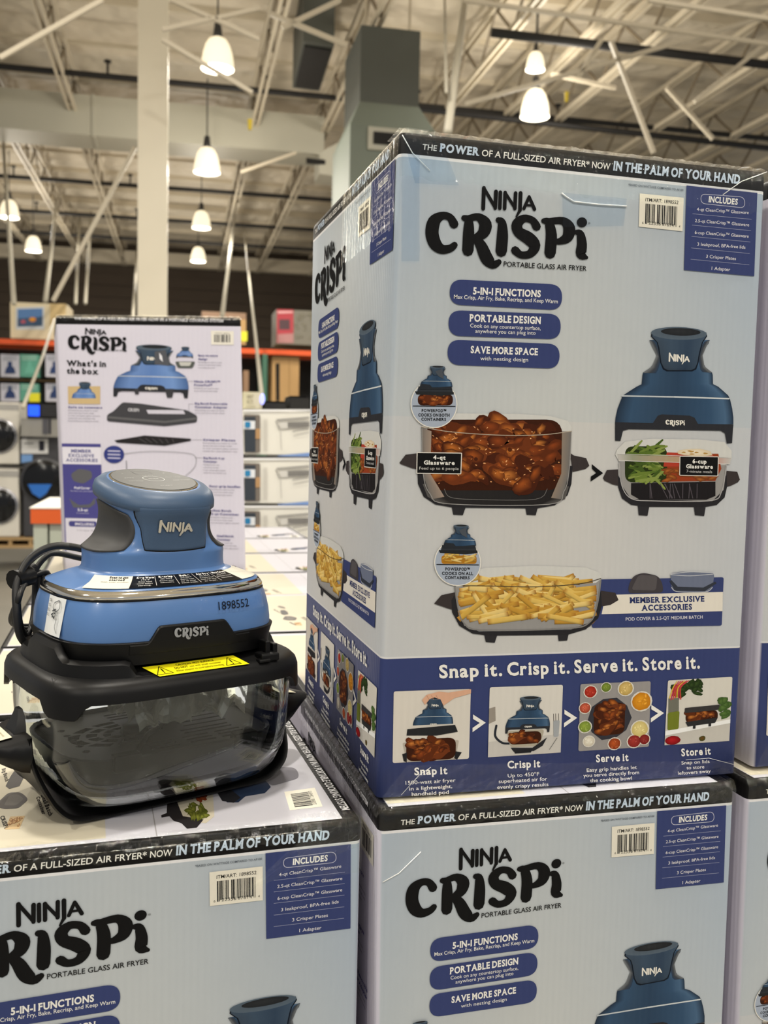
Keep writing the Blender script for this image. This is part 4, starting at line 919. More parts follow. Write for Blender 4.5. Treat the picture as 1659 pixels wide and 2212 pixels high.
# ------------------------------------------------------------------ cartons
def lerp(a, b, t): return tuple(x + (y - x) * t for x, y in zip(a, b))
def bodycol(kind, u, h):
    if h > .9675: return (19, 18, 18)
    if kind == 'front':
        if h > .963: return (226, 226, 228)
        if h < .2165: return NAVY
        if h < .2195: return (214, 214, 214)
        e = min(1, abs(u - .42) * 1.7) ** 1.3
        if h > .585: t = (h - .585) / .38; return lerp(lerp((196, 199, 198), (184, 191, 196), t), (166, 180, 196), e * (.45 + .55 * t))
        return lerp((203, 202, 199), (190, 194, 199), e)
    if kind == 'back': return (206, 203, 216) if h > .012 else (206, 203, 216)
    return (30, 28, 28)
def carton_body(corn, kinds, root, name='carton_body'):
    """corn: 8 local corners; kinds: front, right, back, left; top colour black"""
    def T(s, t, h):
        b = corn[0] * (1 - s) * (1 - t) + corn[1] * s * (1 - t) + corn[2] * s * t + corn[3] * (1 - s) * t
        c = corn[4] * (1 - s) * (1 - t) + corn[5] * s * (1 - t) + corn[6] * s * t + corn[7] * (1 - s) * t
        return b * (1 - h) + c * h
    r = .016; N = 10; ring = []
    sides = [((r, 0), (1 - r, 0)), ((1, r), (1, 1 - r)), ((1 - r, 1), (r, 1)), ((0, 1 - r), (0, r))]
    cc = [(1 - r, r), (1 - r, 1 - r), (r, 1 - r), (r, r)]
    for k, (a, b) in enumerate(sides):
        for i in range(N + 1):
            t = i / N; ring.append((a[0] + (b[0] - a[0]) * t, a[1] + (b[1] - a[1]) * t, kinds[k], t))
        for i in (1, 2, 3):
            an = -PI / 2 + k * PI / 2 + i * PI / 8; kd = kinds[k] if i < 3 else kinds[(k + 1) % 4]
            ring.append((cc[k][0] + r * math.cos(an), cc[k][1] + r * math.sin(an), kd, 1.0 if i < 3 else 0.0))
    e = 1e-4
    hs = [0, .1, .2165 - e, .2165 + e, .2195 - e, .2195 + e, .35, .5, .585 - e, .585 + e, .7, .85, .963 - e, .963 + e, .9675 - e, .9675 + e, .99]
    vs = []; cs = []; fs = []; n = len(ring)
    for h in hs:
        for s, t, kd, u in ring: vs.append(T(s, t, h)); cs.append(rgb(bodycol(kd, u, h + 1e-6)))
    for ins, h in ((.003, .998), (.012, 1.0)):
        for s, t, kd, u in ring: vs.append(T(.5 + (s - .5) * (1 - ins * 2), .5 + (t - .5) * (1 - ins * 2), h)); cs.append(rgb(18, 17, 17))
    R = len(hs) + 2
    for j in range(R - 1):
        for i in range(n): i2 = (i + 1) % n; fs.append((j * n + i, j * n + i2, (j + 1) * n + i2, (j + 1) * n + i))
    fs.append(tuple(range(n - 1, -1, -1))); fs.append(tuple((R - 1) * n + i for i in range(n)))
    o = mesh(name, vs, fs, INK, root, cols=cs)
    me = o.data; me.polygons.foreach_set('use_smooth', [True] * (len(fs) - 2) + [False, False]); return o, T
def face_map(corn, f, W=W0):
    i0, i1 = {'front': (0, 1), 'right': (1, 2), 'back': (2, 3), 'left': (3, 0)}[f]
    a, b, c, d = corn[i0], corn[i1], corn[i1 + 4], corn[i0 + 4]
    n = (b - a).cross(d - a).normalized()
    def m(u, v, off):
        s, t = u / W, v / H0
        return (a * (1 - s) + b * s) * (1 - t) + (d * (1 - s) + c * s) * t + n * (off + .0006)
    return m
def top_map(corn):
    a, b, c, d = corn[4:8]; n = (b - a).cross(d - a).normalized()
    def m(u, v, off):
        s, t = u / W0, v / D0
        return (a * (1 - s) + b * s) * (1 - t) + (d * (1 - s) + c * s) * t + n * (off + .0006)
    return m
TAPEB = film_material('flat_tape', .0, (236, 241, 246), .08, .3, 60, .4)
TAPE = film_material('packing_tape', .0, (246, 247, 246), .05, .8, 120, .8)
FILM = film_material('shrink_film', .0, (248, 248, 248), .07, .8, 60, .9)
def tape_strip(corn, f, root, drop=.05, lap=.03, u0=0., u1=1., name='tape_strip', seed=1, amp=.0018):
    m = face_map(corn, f); tm = {'front': 0}.get(f, 0); rr = random.Random(seed)
    i0, i1 = {'front': (0, 1), 'left': (3, 0), 'right': (1, 2)}[f]; j0 = {0: 3, 3: 2, 1: 0}[i0]; j1 = {1: 2, 0: 1, 2: 3}[i1]
    up = (corn[i0 + 4] - corn[i0]).normalized(); inw = ((corn[j0 + 4] - corn[i0 + 4]) + (corn[j1 + 4] - corn[i1 + 4])).normalized(); out = -inw
    nu = 90; prof = [(-drop, 0), (-drop * .66, 0), (-drop * .33, 0), (-.006, 0), (.0008, .004), (.0012, lap * .4), (.001, lap)]
    vs = []; fs = []
    for i in range(nu + 1):
        u = u0 + (u1 - u0) * i / nu; e = corn[i0 + 4] * (1 - u) + corn[i1 + 4] * u
        for k, (dz, dy) in enumerate(prof):
            nz = noise.noise(Vector((u * 30 + seed * 7, k * .8, seed))); nf = noise.noise(Vector((u * 90, k * 1.7, seed + 5)))
            p = e + up * (dz + (nz * .006 if k == 0 else 0)) + inw * dy
            d = abs(nz) * amp + abs(nf) * amp * .7 + .0014
            p += out * d if k < 4 else up * d
            vs.append(p)
    K = len(prof)
    for i in range(nu):
        for k in range(K - 1): a = i * K + k; fs.append((a, a + K, a + K + 1, a + 1))
    return mesh(name, vs, fs, TAPE, root, True)
AF, AB, AT = art_front(), art_back(), art_top()
INKM = ink_material('printed_board_side', .75, .2); INKM.node_tree.nodes['Principled BSDF'].inputs['Specular IOR Level'].default_value = .05
def carton(label, group, corners, kinds, prints, top=False, name='air_fryer_carton'):
    base = sum(corners[:4], Vector()) / 4
    root = empty(name, base, label, 'box', group); corn = [c - base for c in corners]
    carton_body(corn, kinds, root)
    for f, art, nm in prints: art.build(nm, face_map(corn, f), INKM if nm == 'side_print' else INK, root)
    if top: AT.build('top_print', top_map(corn), INKP, root)
    return root, corn
V = Vector
def edge(p, q, y, z):
    """upright edge through two sighted points on the plane y, at height z"""
    a = ony(*p, y); b = ony(*q, y); t = (z - a.z) / (b.z - a.z); return a + (b - a) * t
# A: the big upright carton at right
a0 = ony(814, 1724, 0); a1 = ony(1590, 1670, 0); a4 = ony(865, 281, 0); a5 = ony(1657, 370, 0)
a3 = ony(657, 1489, D0); a7 = ony(675, 488, D0)
a2 = V((a1.x, D0, a3.z)); a6 = V((a5.x, D0, a5.z))
GA = 'air fryer cartons'
rootA, cA = carton('large pale blue air fryer carton standing upright on the stack, its whole front in view', GA, [a0, a1, a2, a3, a4, a5, a6, a7], ('front', 'back', 'back', 'front'),
             [('front', AF, 'front_print'), ('left', AF, 'side_print')])
BTOP = min(a0.z, a1.z, a3.z) - .0035
# B under it
yB = -.022
b = [edge((817, 1789), (813, 2205), yB, BTOP - H0), edge((1588, 1729), (1565, 2210), yB, BTOP - H0)]
b4 = ony(819, 1751, yB); b5 = ony(1589, 1692, yB)
print('B tops', b4, b5, 'A base', a0, a1, a3, 'BTOP', BTOP)
zt = BTOP
b += [V((b5.x + .004, yB + D0, zt - H0)), V((b4.x - .004, yB + D0, zt - H0)), b4, b5, V((b5.x, yB + D0, zt)), V((b4.x - .004, yB + D0, zt))]
rootB, cB = carton('pale blue air fryer carton directly under the big upright one', GA, b, ('front', 'back', 'back', 'back'), [('front', AF, 'front_print'), ('left', AB, 'side_print')], True)
# C lower left, carries the display model
def posed(x, y, z0, yaw, W=W0, D=D0, H_=H0):
    c, s = math.cos(yaw), math.sin(yaw); f = lambda u, v, z: V((x + c * u - s * v, y + s * u + c * v, z))
    return [f(0, 0, z0), f(W, 0, z0), f(W, D, z0), f(0, D, z0), f(0, 0, z0 + H_), f(W, 0, z0 + H_), f(W, D, z0 + H_), f(0, D, z0 + H_)]
cc = posed(C_LOC[0], C_LOC[1], C_TOP - H0 - .004, C_YAW, H_=H0 + .004)
rootC, cC = carton('air fryer carton at lower left with the display air fryer on its white top', GA, cc, ('front', 'back', 'back', 'back'), [('front', AF, 'front_print')], True)
# E and D: the next stack at the right edge
xE = onz(1616, 1690, BTOP)
yE = -.017
e4 = ony(1616, 1688, yE); ee = [edge((1614.5, 1715), (1593, 2210), yE, BTOP - H0)]
E_ = [ee[0], ee[0] + V((W0, 0, 0)), ee[0] + V((W0, D0, 0)), ee[0] + V((0, D0, 0)), V((e4.x, yE, BTOP)), V((e4.x + W0, yE, BTOP)), V((e4.x + W0, yE + D0, BTOP)), V((e4.x, yE + D0, BTOP))]
rootE, cE = carton('air fryer carton at the lower right edge, only a strip of its front showing', GA, E_, ('front', 'back', 'back', 'back'), [('front', AF, 'front_print')], True)
yD = .0075; d0 = edge((1626, 1659), (1642, 1363), yD, BTOP + .006); d4 = edge((1626, 1659), (1642, 1363), yD, BTOP + .006 + H0)
D_ = [d0, d0 + V((W0, 0, 0)), d0 + V((W0, D0, 0)), d0 + V((0, D0, 0)), d4, d4 + V((W0, 0, 0)), d4 + V((W0, D0, 0)), d4 + V((0, D0, 0))]
rootD, cD = carton('upper air fryer carton at the right edge, white side and a blue strip showing', GA, D_, ('front', 'back', 'back', 'back'), [('front', AF, 'front_print')])
# F: back view, farther away on the left
zF = C_TOP + .0015; f4 = onz(120.5, 681, zF + H0); f5 = onz(521, 685.6, zF + H0)
f5 = f4 + (f5 - f4).normalized() * .442 if False else f5
fx = (f5 - f4).normalized(); nF = V((fx.y, -fx.x, 0))      # front plane of the far carton: upright
def onF(px, py): d = ray(px, py); return CAM + d * ((f4 - CAM).dot(nF) / d.dot(nF))
f0 = onF(142.5, 1289); f1 = onF(532.4, 1293)
fn = ray(92, 900); fn = V((fn.x, fn.y, 0)).normalized()
F_ = [f0, f1, f1 + fn * .42, f0 + fn * .42, f4, f5, f5 + fn * .42, f4 + fn * .42]
print('F', f4, f5, f0, f1)
for v in F_[:4]: v.z = zF
rootF, cF = carton('air fryer carton farther back at left, lilac back face with exploded view', GA, F_, ('back', 'back', 'back', 'back'), [('front', AB, 'back_print')])
# tape and film
tape_strip(cA, 'front', rootA, .045, .05, 0, 1, seed=1, amp=.003); tape_strip(cA, 'left', rootA, .09, .03, .45, 1, seed=2, amp=.002)
tape_strip(cB, 'front', rootB, .02, .03, 0, 1, seed=3); tape_strip(cC, 'front', rootC, .016, .012, 0, .9, seed=4, amp=.003); tape_strip(cC, 'front', rootC, .055, .02, .84, 1, seed=5, amp=.004, name='tape_end')
tape_strip(cB, 'left', rootB, .03, .03, .0, 1, seed=8); tape_strip(cE, 'front', rootE, .02, .03, 0, 1, seed=6); tape_strip(cF, 'front', rootF, .012, .03, 0, 1, seed=7)
def crumple(name, pts, nu, nv, amp, material, parent, seed=0, freq=60, lift=.002):
    """wrinkled sheet over four corner points"""
    a, b, c, d = [Vector(p) for p in pts]; n = (b - a).cross(d - a).normalized(); vs = []; fs = []
    for j in range(nv + 1):
        for i in range(nu + 1):
            u, v = i / nu, j / nv; p = (a * (1 - u) + b * u) * (1 - v) + (d * (1 - u) + c * u) * v
            q = p * freq + Vector((seed * 3.1, seed, 0)); z = abs(noise.noise(q)) + .5 * abs(noise.noise(q * 2.3))
            vs.append(p + n * (z * amp + lift) + Vector(noise.noise_vector(q * .8)) * amp * .25)
    for j in range(nv):
        for i in range(nu): k = j * (nu + 1) + i; fs.append((k, k + 1, k + nu + 2, k + nu + 1))
    return mesh(name, vs, fs, material, parent, False)
def crease_glint(corn, pts, r, parent, name='tape_crease_glint'):
    m_ = face_map(corn, 'front'); m = MB(); m.tube([m_(*HA(*p), .0008) for p in pts], r, 6); m.build(name, CREASE_GLINT, parent, True)
CREASE_GLINT = mat('white_crease_glint', (232, 232, 230), .15)  # white colour stands in for the glints along creases in tape and film
def fpt(corn, f, q):
    """pixel quad in carton A's face measure -> local points"""
    m_ = face_map(corn, f); return [m_(*HA(*p), .0006) for p in q]
crumple('tape_patch', fpt(cA, 'front', [(1214, 488), (1345, 486), (1352, 428), (1212, 415)]), 26, 10, .0012, TAPEB, rootA, 3, 90, .0006)
crumple('tape_patch', fpt(cA, 'front', [(895, 395), (990, 400), (950, 305), (868, 290)]), 20, 12, .0016, TAPEB, rootA, 4, 70, .0006)
crumple('tape_patch', fpt(cA, 'front', [(866, 560), (905, 560), (905, 330), (866, 330)]), 8, 26, .0012, TAPEB, rootA, 6, 90, .0006)
crease_glint(cA, [(1212, 416), (1222, 424), (1238, 434), (1290, 440), (1352, 444)], .0009, rootA); crease_glint(cA, [(868, 292), (890, 330), (928, 368)], .0005, rootA); crease_glint(cA, [(1560, 420), (1600, 392), (1655, 372)], .0005, rootA)
crease_glint(cB, [(868, 446), (905, 432), (955, 392)], .0005, rootB); crease_glint(cA, [(866, 1716), (905, 1672), (930, 1655)], .00022, rootA, 'film_crease_glint'); crease_glint(cA, [(1480, 1640), (1530, 1636), (1583, 1650)], .0002, rootA, 'film_crease_glint')
crumple('shrink_film', fpt(cA, 'front', [(822, 1722), (1588, 1668), (1588, 1640), (880, 1650)]), 60, 6, .0035, FILM, rootA, 5, 55, .0008)
crumple('tape_patch', fpt(cB, 'front', [(1590, 400), (1655, 420), (1655, 372), (1600, 365)]), 10, 8, .0014, TAPE, rootB, 9, 90, .0006)
crumple('tape_patch', fpt(cC, 'front', [(1440, 470), (1655, 420), (1655, 372), (1560, 372)]), 26, 10, .003, TAPE, rootC, 7, 60, .0006)
crumple('shrink_film', fpt(cD, 'front', [(822, 1722), (1588, 1668), (1588, 1600), (880, 1600)]), 50, 6, .0035, FILM, rootD, 8, 55, .0008)
# the field of cartons behind, tops in view, and the layer that carries everything
proto, cP = carton('', None, posed(0, 0, 0, 0), ('front', 'back', 'back', 'back'), [], True)
GF = 'receding row of carton tops behind the display'
ordn = ['first', 'second', 'third', 'fourth', 'fifth', 'sixth', 'seventh']
started = False
for ci, (x0, z0, nm) in enumerate(((-.4402, C_TOP - H0, 'left'), (-.004, BTOP - H0, 'right'))):
    for k in range(6):
        o = copy_tree(proto)
        y = (C_LOC[1] + .012 if ci == 0 else yB + .006) + (k + 1) * (D0 + .004)
        if ci == 1 and k > 1: z0 = C_TOP - H0 - .0005
        o.location = V((x0 + W0 / 2 - (.0385 * (1 if ci == 0 else 0)) + random.uniform(-.004, .004), y + D0 / 2, z0)); o.rotation_euler = (0, 0, random.uniform(-.012, .012))
        tag(o, 'white-topped carton lying level behind, %s one away in the %s row' % (ordn[k], nm), 'box', GF)
for ch in list(proto.children):
    if ch.name.startswith('top_print'): bpy.data.objects.remove(ch)
zl = C_TOP - 2 * H0 - .008
low = [(C_LOC[0] + W0 / 2 - .02, C_LOC[1] + D0 / 2, 'under the one that carries the display'), (W0 / 2, yB + D0 / 2, 'under the middle front stack'), (E_[0].x + W0 / 2, yE + D0 / 2, 'under the right front stack')] + \
      [(C_LOC[0] + W0 / 2 - .038, C_LOC[1] + .012 + (k + 1) * (D0 + .004) + D0 / 2, '%s from the front in the left row' % ordn[k]) for k in range(6)] + [(W0 / 2, yB + .006 + (k + 1) * (D0 + .004) + D0 / 2, '%s from the front in the right row' % ordn[k]) for k in range(6)]
for x, y, nm in low:
    o = copy_tree(proto); o.location = V((x, y, zl)); tag(o, 'bottom layer air fryer carton, ' + nm, 'box', 'bottom layer cartons')
for ch in list(proto.children): bpy.data.objects.remove(ch)
bpy.data.objects.remove(proto)
M_PAL = add_noise(mat('rough_pallet_wood', (170, 138, 98), .7), 12, .15)
def pallet(x, y, w_, d_, nm):
    r = empty('wooden_pallet', V((x, y, FLOOR_Z)), 'wooden pallet on the floor ' + nm, 'pallet', 'pallets under the cartons'); ht = zl - .0005 - FLOOR_Z
    n_ = 7; proto_b = None
    for k in range(n_):
        yy = (k + .1) * d_ / n_
        if proto_b is None: m = MB(); m.box((0, 0, ht - .02), (w_, d_ / n_ * .75, ht)); proto_b = m.build('deck_board', M_PAL, r); proto_b.location = (0, yy, 0)
        else: q = proto_b.copy(); COL.objects.link(q); q.parent = r; q.location = (0, yy, 0)
    for xx in (0, w_ / 2 - .025, w_ - .05): m = MB(); m.box((xx, 0, 0), (xx + .05, d_, ht - .02)); m.build('stringer', M_PAL, r)
for x, y, w_, d_, nm in ((-.48, -.02, .90, 1.34, 'under the nearest cartons'), (.42, -.02, .44, .5, 'under the right front stack'), (-.48, 1.33, .90, 1.34, 'under the middle of the carton rows'), (-.48, 2.68, .90, .46, 'at the far end of the carton rows')): pallet(x, y, w_, d_, nm)
# ------------------------------------------------------------------ the display air fryer
def ss(t): t = max(0, min(1, t)); return t * t * (3 - 2 * t)
P_BLUE = add_noise(mat('blue_gloss_plastic', (80, 117, 170), .32, coat=.2), 60, .02)
P_STEELB = add_noise(mat('slate_blue_plastic', (62, 84, 112), .45), 300, .04, .15, 900, .0004)
P_GRIP = add_noise(mat('charcoal_soft_grip', (50, 50, 51), .55), 200, .05)
P_BLACK = add_noise(mat('black_satin_plastic', (10, 10, 11), .42, spec=.3), 200, .05)
P_BLACK2 = add_noise(mat('black_matt_plastic', (9, 9, 10), .5, spec=.3), 200, .05)
P_CHROME = mat('chrome', (225, 222, 215), .07, 1.0)
P_PANEL = add_noise(mat('charcoal_panel', (62, 63, 62), .5, spec=.3), 400, .1)
GLASS = mat('clear_glass', (245, 250, 250), .0, trans=1.0, ior=1.47)
P_LABEL = add_noise(mat('cream_label', (226, 222, 200), .5), 100, .02)
GX, GY = .0, .0
_pt = onz(343, 1700, C_TOP)   # direction only
_dir = ray(330, 1640); _t = 1.075 / _dir.dot(FWD); _c = CAM + _dir * _t
FR_LOC = V((_c.x, _c.y, C_TOP + .0016)); FR_ROT = .385
fryer = empty('air_fryer', FR_LOC, 'blue and black display air fryer on a glass dish standing on the lower left carton', 'air fryer', rz=FR_ROT)
PROF = [  # z, half width, half depth, exponent
    (0.1720, 0.1155, 0.0955, 3.40), (0.1820, 0.1182, 0.0981, 3.40), (0.2000, 0.1176, 0.0976, 3.30), (0.2160, 0.1145, 0.0944, 3.20), (0.2255, 0.1113, 0.0913, 3.10), (0.2275, 0.1102, 0.0902, 3.10), (0.2325, 0.1081, 0.0881, 3.00),
    (0.2370, 0.0975, 0.0790, 2.90), (0.2410, 0.0860, 0.0700, 2.70), (0.2435, 0.0770, 0.0640, 2.60), (0.2465, 0.0742, 0.0622, 2.60), (0.2520, 0.0735, 0.0618, 2.60), (0.2600, 0.0730, 0.0612, 2.70), (0.2665, 0.0722, 0.0606, 2.80), (0.2695, 0.0665, 0.0590, 3.00),
    (0.2755, 0.0565, 0.0585, 3.40), (0.2830, 0.0500, 0.0585, 3.80), (0.2920, 0.0475, 0.0590, 3.80), (0.3010, 0.0485, 0.0600, 3.40), (0.3080, 0.0520, 0.0625, 2.90), (0.3140, 0.0565, 0.0650, 2.50), (0.3210, 0.0585, 0.0660, 2.30),
    (0.3280, 0.0575, 0.0650, 2.20), (0.3325, 0.0535, 0.0610, 2.10), (0.3345, 0.0475, 0.0550, 2.05)]
def prof(z):
    if z <= PROF[0][0]: return PROF[0][1:]
    for i in range(len(PROF) - 1):
        if z <= PROF[i + 1][0]:
            t = (z - PROF[i][0]) / (PROF[i + 1][0] - PROF[i][0]); p0, p1, p2, p3 = PROF[max(i - 1, 0)], PROF[i], PROF[i + 1], PROF[min(i + 2, len(PROF) - 1)]
            def hm(k):
                m1 = (p2[k] - p0[k]) / max(1e-6, p2[0] - p0[0]) * (p2[0] - p1[0]); m2 = (p3[k] - p1[k]) / max(1e-6, p3[0] - p1[0]) * (p2[0] - p1[0])
                return p1[k] * (2 * t ** 3 - 3 * t * t + 1) + m1 * (t ** 3 - 2 * t * t + t) + p2[k] * (-2 * t ** 3 + 3 * t * t) + m2 * (t ** 3 - t * t)
            return hm(1), hm(2), hm(3)
    return PROF[-1][1:]
def tilt(p):
    k = ss((p.z - .262) / .06); return V((p.x, p.y, p.z + p.y * .175 * k + 0.003 * k))
def sup(a, b, n, th):
    c, s = math.cos(th), math.sin(th); r = (abs(c / a) ** n + abs(s / b) ** n) ** (-1 / n); return V((r * c, r * s, 0))
def pod_pt(th, z, off=0.):
    a, b, n = prof(z); p = sup(a + off, b + off, n, th); p.z = z; return tilt(p)
def ring_th(n):  # angles spaced so that the boxy sections get even points
    return [2 * PI * k / n for k in range(n)]
NT = 128
m = MB(); zs = sorted(set([z for z, *_ in PROF if z >= .182] + [.19, .208, .222, .247, .255, .263, .272, .279, .2875, .2965, .305, .311, .3175, .3245, .330]))
rings = [[pod_pt(t, z) for t in ring_th(NT)] for z in zs]
m.loft(rings); pod = m.build('pod_body', P_BLUE, fryer, auto=.7)
# black skirt under the blue body with the raised name tab at the front
def front_x(x, z, off=0.):
    a, b, n = prof(z); a += off; b += off; u = max(0, 1 - abs(x / a) ** n) ** (1 / n); return tilt(V((x, -b * u, z)))
def left_y(y, z, off=0.):
    a, b, n = prof(z); a += off; b += off; u = max(0, 1 - abs(y / b) ** n) ** (1 / n); return tilt(V((-a * u, y, z)))
m = MB()
rr = []
for z, o in ((.1835, .0012), (.1825, .0028), (.172, .0026), (.160, .0015), (.159, -.006)):
    a, b, n = prof(max(z, .172)); r = []
    for t in ring_th(NT): p = sup(a + o, b + o, n, t); p.z = z; r.append(p)
    rr.append(r)
m.loft(rr[::-1]); m.build('pod_skirt', P_BLACK, fryer, auto=.7)
def tab(x):   # height of the raised tab
    return .1815 + .0165 * (ss((x + .050) / .016) - ss((x - .034) / .016))
m = MB(); N = 60; top = []
vs = []; fs = []
for i in range(N + 1):
    x = -.066 + .132 * i / N
    zt_ = tab(x)
    for k, (z, o) in enumerate(((.170, .0005), (.171, .0032), (.178, .0034), (zt_ - .0015, .0034), (zt_, .0022), (zt_, -.001))): vs.append(front_x(x, z, o))
for i in range(N):
    for k in range(5): a = i * 6 + k; fs.append((a, a + 6, a + 7, a + 1))
m.add(vs, fs); m.build('name_tab', P_BLACK, fryer, auto=.7)
# chrome band
m = MB(); m.loft([[pod_pt(t, z, o) for t in ring_th(NT)] for z, o in ((.2245, -.0005), (.2245, .0012), (.2272, .0018), (.2322, .0008), (.2322, -.0012))], cap=False); m.build('chrome_trim', P_CHROME, fryer, True)
m = MB(); m.loft([[pod_pt(t, z, o) for t in ring_th(NT)] for z, o in ((.2225, -.0005), (.2225, .0006), (.2246, .0009), (.2246, -.0005))], cap=False); m.build('trim_gasket', P_BLACK, fryer, True)
# control panel disc on the tilted top
a, b, n = prof(.3345)
def disc(ra, rb, z): return [tilt(V((ra * math.cos(t), rb * math.sin(t), z))) for t in ring_th(48)]
m = MB(); m.loft([disc(a * .98, b * .98, .3332), disc(a * .97, b * .97, .3353), disc(a * .93, b * .93, .3355)]); m.build('panel_rim', P_CHROME, fryer, auto=.8)
m = MB(); m.loft([disc(a * .93, b * .93, .3352), disc(a * .92, b * .92, .3360)]); pan = m.build('control_panel', P_PANEL, fryer, auto=.8)
A = Art(); WH = (196, 198, 196)
o = [(.0115 * math.cos(t), .0115 * math.sin(t)) for t in ring_th(32)]; o.append(o[0])
for p, q in zip(o, o[1:]): A.line(p, q, .0007, WH, 1)
A.text('MODE', (-.0055, -.0012), (.0055, -.0012), -.0024, WH, 1); 
for st, x, y, w_ in (('BAKE', -.031, .003, .0105), ('RECRISP', -.032, -.012, .016), ('MAX CRISP', .017, .006, .018), ('KEEP WARM', .0195, -.009, .019), ('START', -.006, -.033, .014), ('AIR FRY', -.006, .016, .013)):
    A.text(st, (x, y), (x + w_, y), -.0021, (170, 172, 170), 1)
A.text('+', (.022, .026), (.025, .026), -.0025, WH, 1); A.text('-', (-.026, .026), (-.0235, .026), -.002, WH, 1)
for p, q in (((-.01, .024), (.01, .024)), ((.01, .024), (.01, .040)), ((.01, .040), (-.01, .040)), ((-.01, .040), (-.01, .024))): A.line(p, q, .0006, (110, 112, 112), 1)
A.build('panel_print', lambda u, v, o_: tilt(V((u, v, .3361 + o_))), INKP, pan)
# rounded patches lying on the neck: grips left and right, slate front panel
def patch(name, f, u0, u1, v0, v1, r, off, material, nu=40, nv=30, wfun=None, lip=.0016):
    """f(u,v,off) -> point; rounded rectangle in (u,v); thickness falls at the rim"""
    loops = []; q = [(u0, v1), (u1, v1), (u1, v0), (u0, v0)]
    vs = []; fs = []
    for j in range(nv + 1):
        for i in range(nu + 1):
            s, t = 2 * i / nu - 1, 2 * j / nv - 1
            s2 = s * math.sqrt(max(0, 1 - r * t * t / 2)) if abs(t) > 0 else s; t2 = t * math.sqrt(max(0, 1 - r * s * s / 2))
            e = max(abs(s), abs(t)); o_ = off if e < .9 else off - (off + lip) * ((e - .9) / .1) ** 2
            u = (u0 + u1) / 2 + (u1 - u0) / 2 * s2; v = (v0 + v1) / 2 + (v1 - v0) / 2 * t2
            if wfun: u = wfun(u, v)
            vs.append(f(u, v, o_))
    for j in range(nv):
        for i in range(nu): k = j * (nu + 1) + i; fs.append((k, k + 1, k + nu + 2, k + nu + 1))
    return mesh(name, vs, fs, material, fryer, True)
# angles: -90 deg is the front, 180 the left side
D = math.radians
gl = lambda u, v, o_: pod_pt(D(u), v, o_)
patch('grip_left', gl, 134, 231, .2640, .313, .62, .0024, P_GRIP, wfun=lambda u, v: u + 0).name = 'grip'
patch('grip', gl, -51, 46, .2640, .313, .62, .0024, P_GRIP)
# front panel: wide at the top, flowing into the cap
def fpan(u, v, o_): return front_x(u, v, o_)
patch('panel_groove', fpan, -.0415, .0415, .2645, .326, .30, .0006, P_BLACK2, wfun=lambda u, v: u * (.93 + .22 * ss((v - .290) / .03)))
patch('front_panel', fpan, -.040, .040, .2665, .324, .30, .0026, P_STEELB, wfun=lambda u, v: u * (.93 + .22 * ss((v - .290) / .03)))
# cap: slate ring over the top, with the overhanging lip
m = MB(); m.loft([[pod_pt(t, z, o_) for t in ring_th(NT)] for z, o_ in ((.3145, .0003), (.3155, .0026), (.3215, .0026), (.328, .0024), (.3325, .0018), (.3345, .0004))], cap=False); m.build('cap_ring', P_STEELB, fryer, True)
# raised chrome name on the front panel
A = Art(); k = .0355 / 345; logo_ninja(A, lambda x, y: ((x - 1408) * k, -(y - 490) * k * 1.02), (230, 228, 224), 0)
def raised(A, name, f, material, h, parent=None):
    vs = [f(u, v, h) for u, v, l in A.v]; n = len(vs); vs += [f(u, v, 0) for u, v, l in A.v]
    fs = list(A.t); cnt = {}
    for t in A.t:
        for e in ((t[0], t[1]), (t[1], t[2]), (t[2], t[0])): cnt[tuple(sorted(e))] = cnt.get(tuple(sorted(e)), 0) + 1
    for (a_, b_), c_ in cnt.items():
        if c_ == 1: fs.append((a_, b_, b_ + n, a_ + n))
    return mesh(name, vs, fs, material, parent or fryer)
A2 = Art()
for p in ([(1243, 412, 13), (1238, 552, 13)], [(1243, 420, 10), (1318, 540, 10)], [(1323, 436, 11), (1318, 545, 11)], [(1352, 440, 11), (1348, 546, 11)], [(1384, 442, 11), (1380, 548, 11)], [(1384, 448, 9), (1448, 542, 9)], [(1453, 446, 11), (1448, 548, 11)], [(1486, 446, 11), (1482, 560, 11)], [(1482, 558, 14), (1455, 604, 8)], [(1508, 548, 14), (1543, 466, 13)], [(1543, 466, 13), (1580, 552, 14)], [(1522, 525, 9), (1568, 528, 9)]):
    A2.stroke(p, WH, 0, lambda x, y: ((x - 1408) * k, -(y - 490) * k * 1.02), 1)
raised(A2, 'chrome_lettering', lambda u, v, o_: front_x(u - .003, .298 + v, .0032 + o_ * 1.0), P_CHROME, .0012)
A = Art(); k2 = .0375 / 1075; logo_crispi(A, lambda x, y: ((x - 1395) * k2, -(y - 730) * k2), (150, 152, 154), 0)
A.build('name_print', lambda u, v, o_: front_x(u - .003, .189 + v, .0042 + o_), INKP, fryer)
A = Art(); A.text('1898552', (0, 0), (.038, 0), -.0082, (18, 20, 26), 1); A.build('item_number', lambda u, v, o_: front_x(u + .030, .2075 + v, .0012 + o_), INKP, fryer)
# clear tape over the number
vs = []; fs = []
for i in range(31):
    for j in range(5):
        u = .0 + .095 * i / 30; v = .2035 + .0165 * j / 4; vs.append(front_x(min(u, .092), v, .0006 + .0004 * abs(noise.noise(V((u * 160, v * 200, 3))))))
for i in range(30):
    for j in range(4): a_ = i * 5 + j; fs.append((a_, a_ + 5, a_ + 6, a_ + 1))
mesh('clear_tape', vs, fs, TAPE, fryer, True)
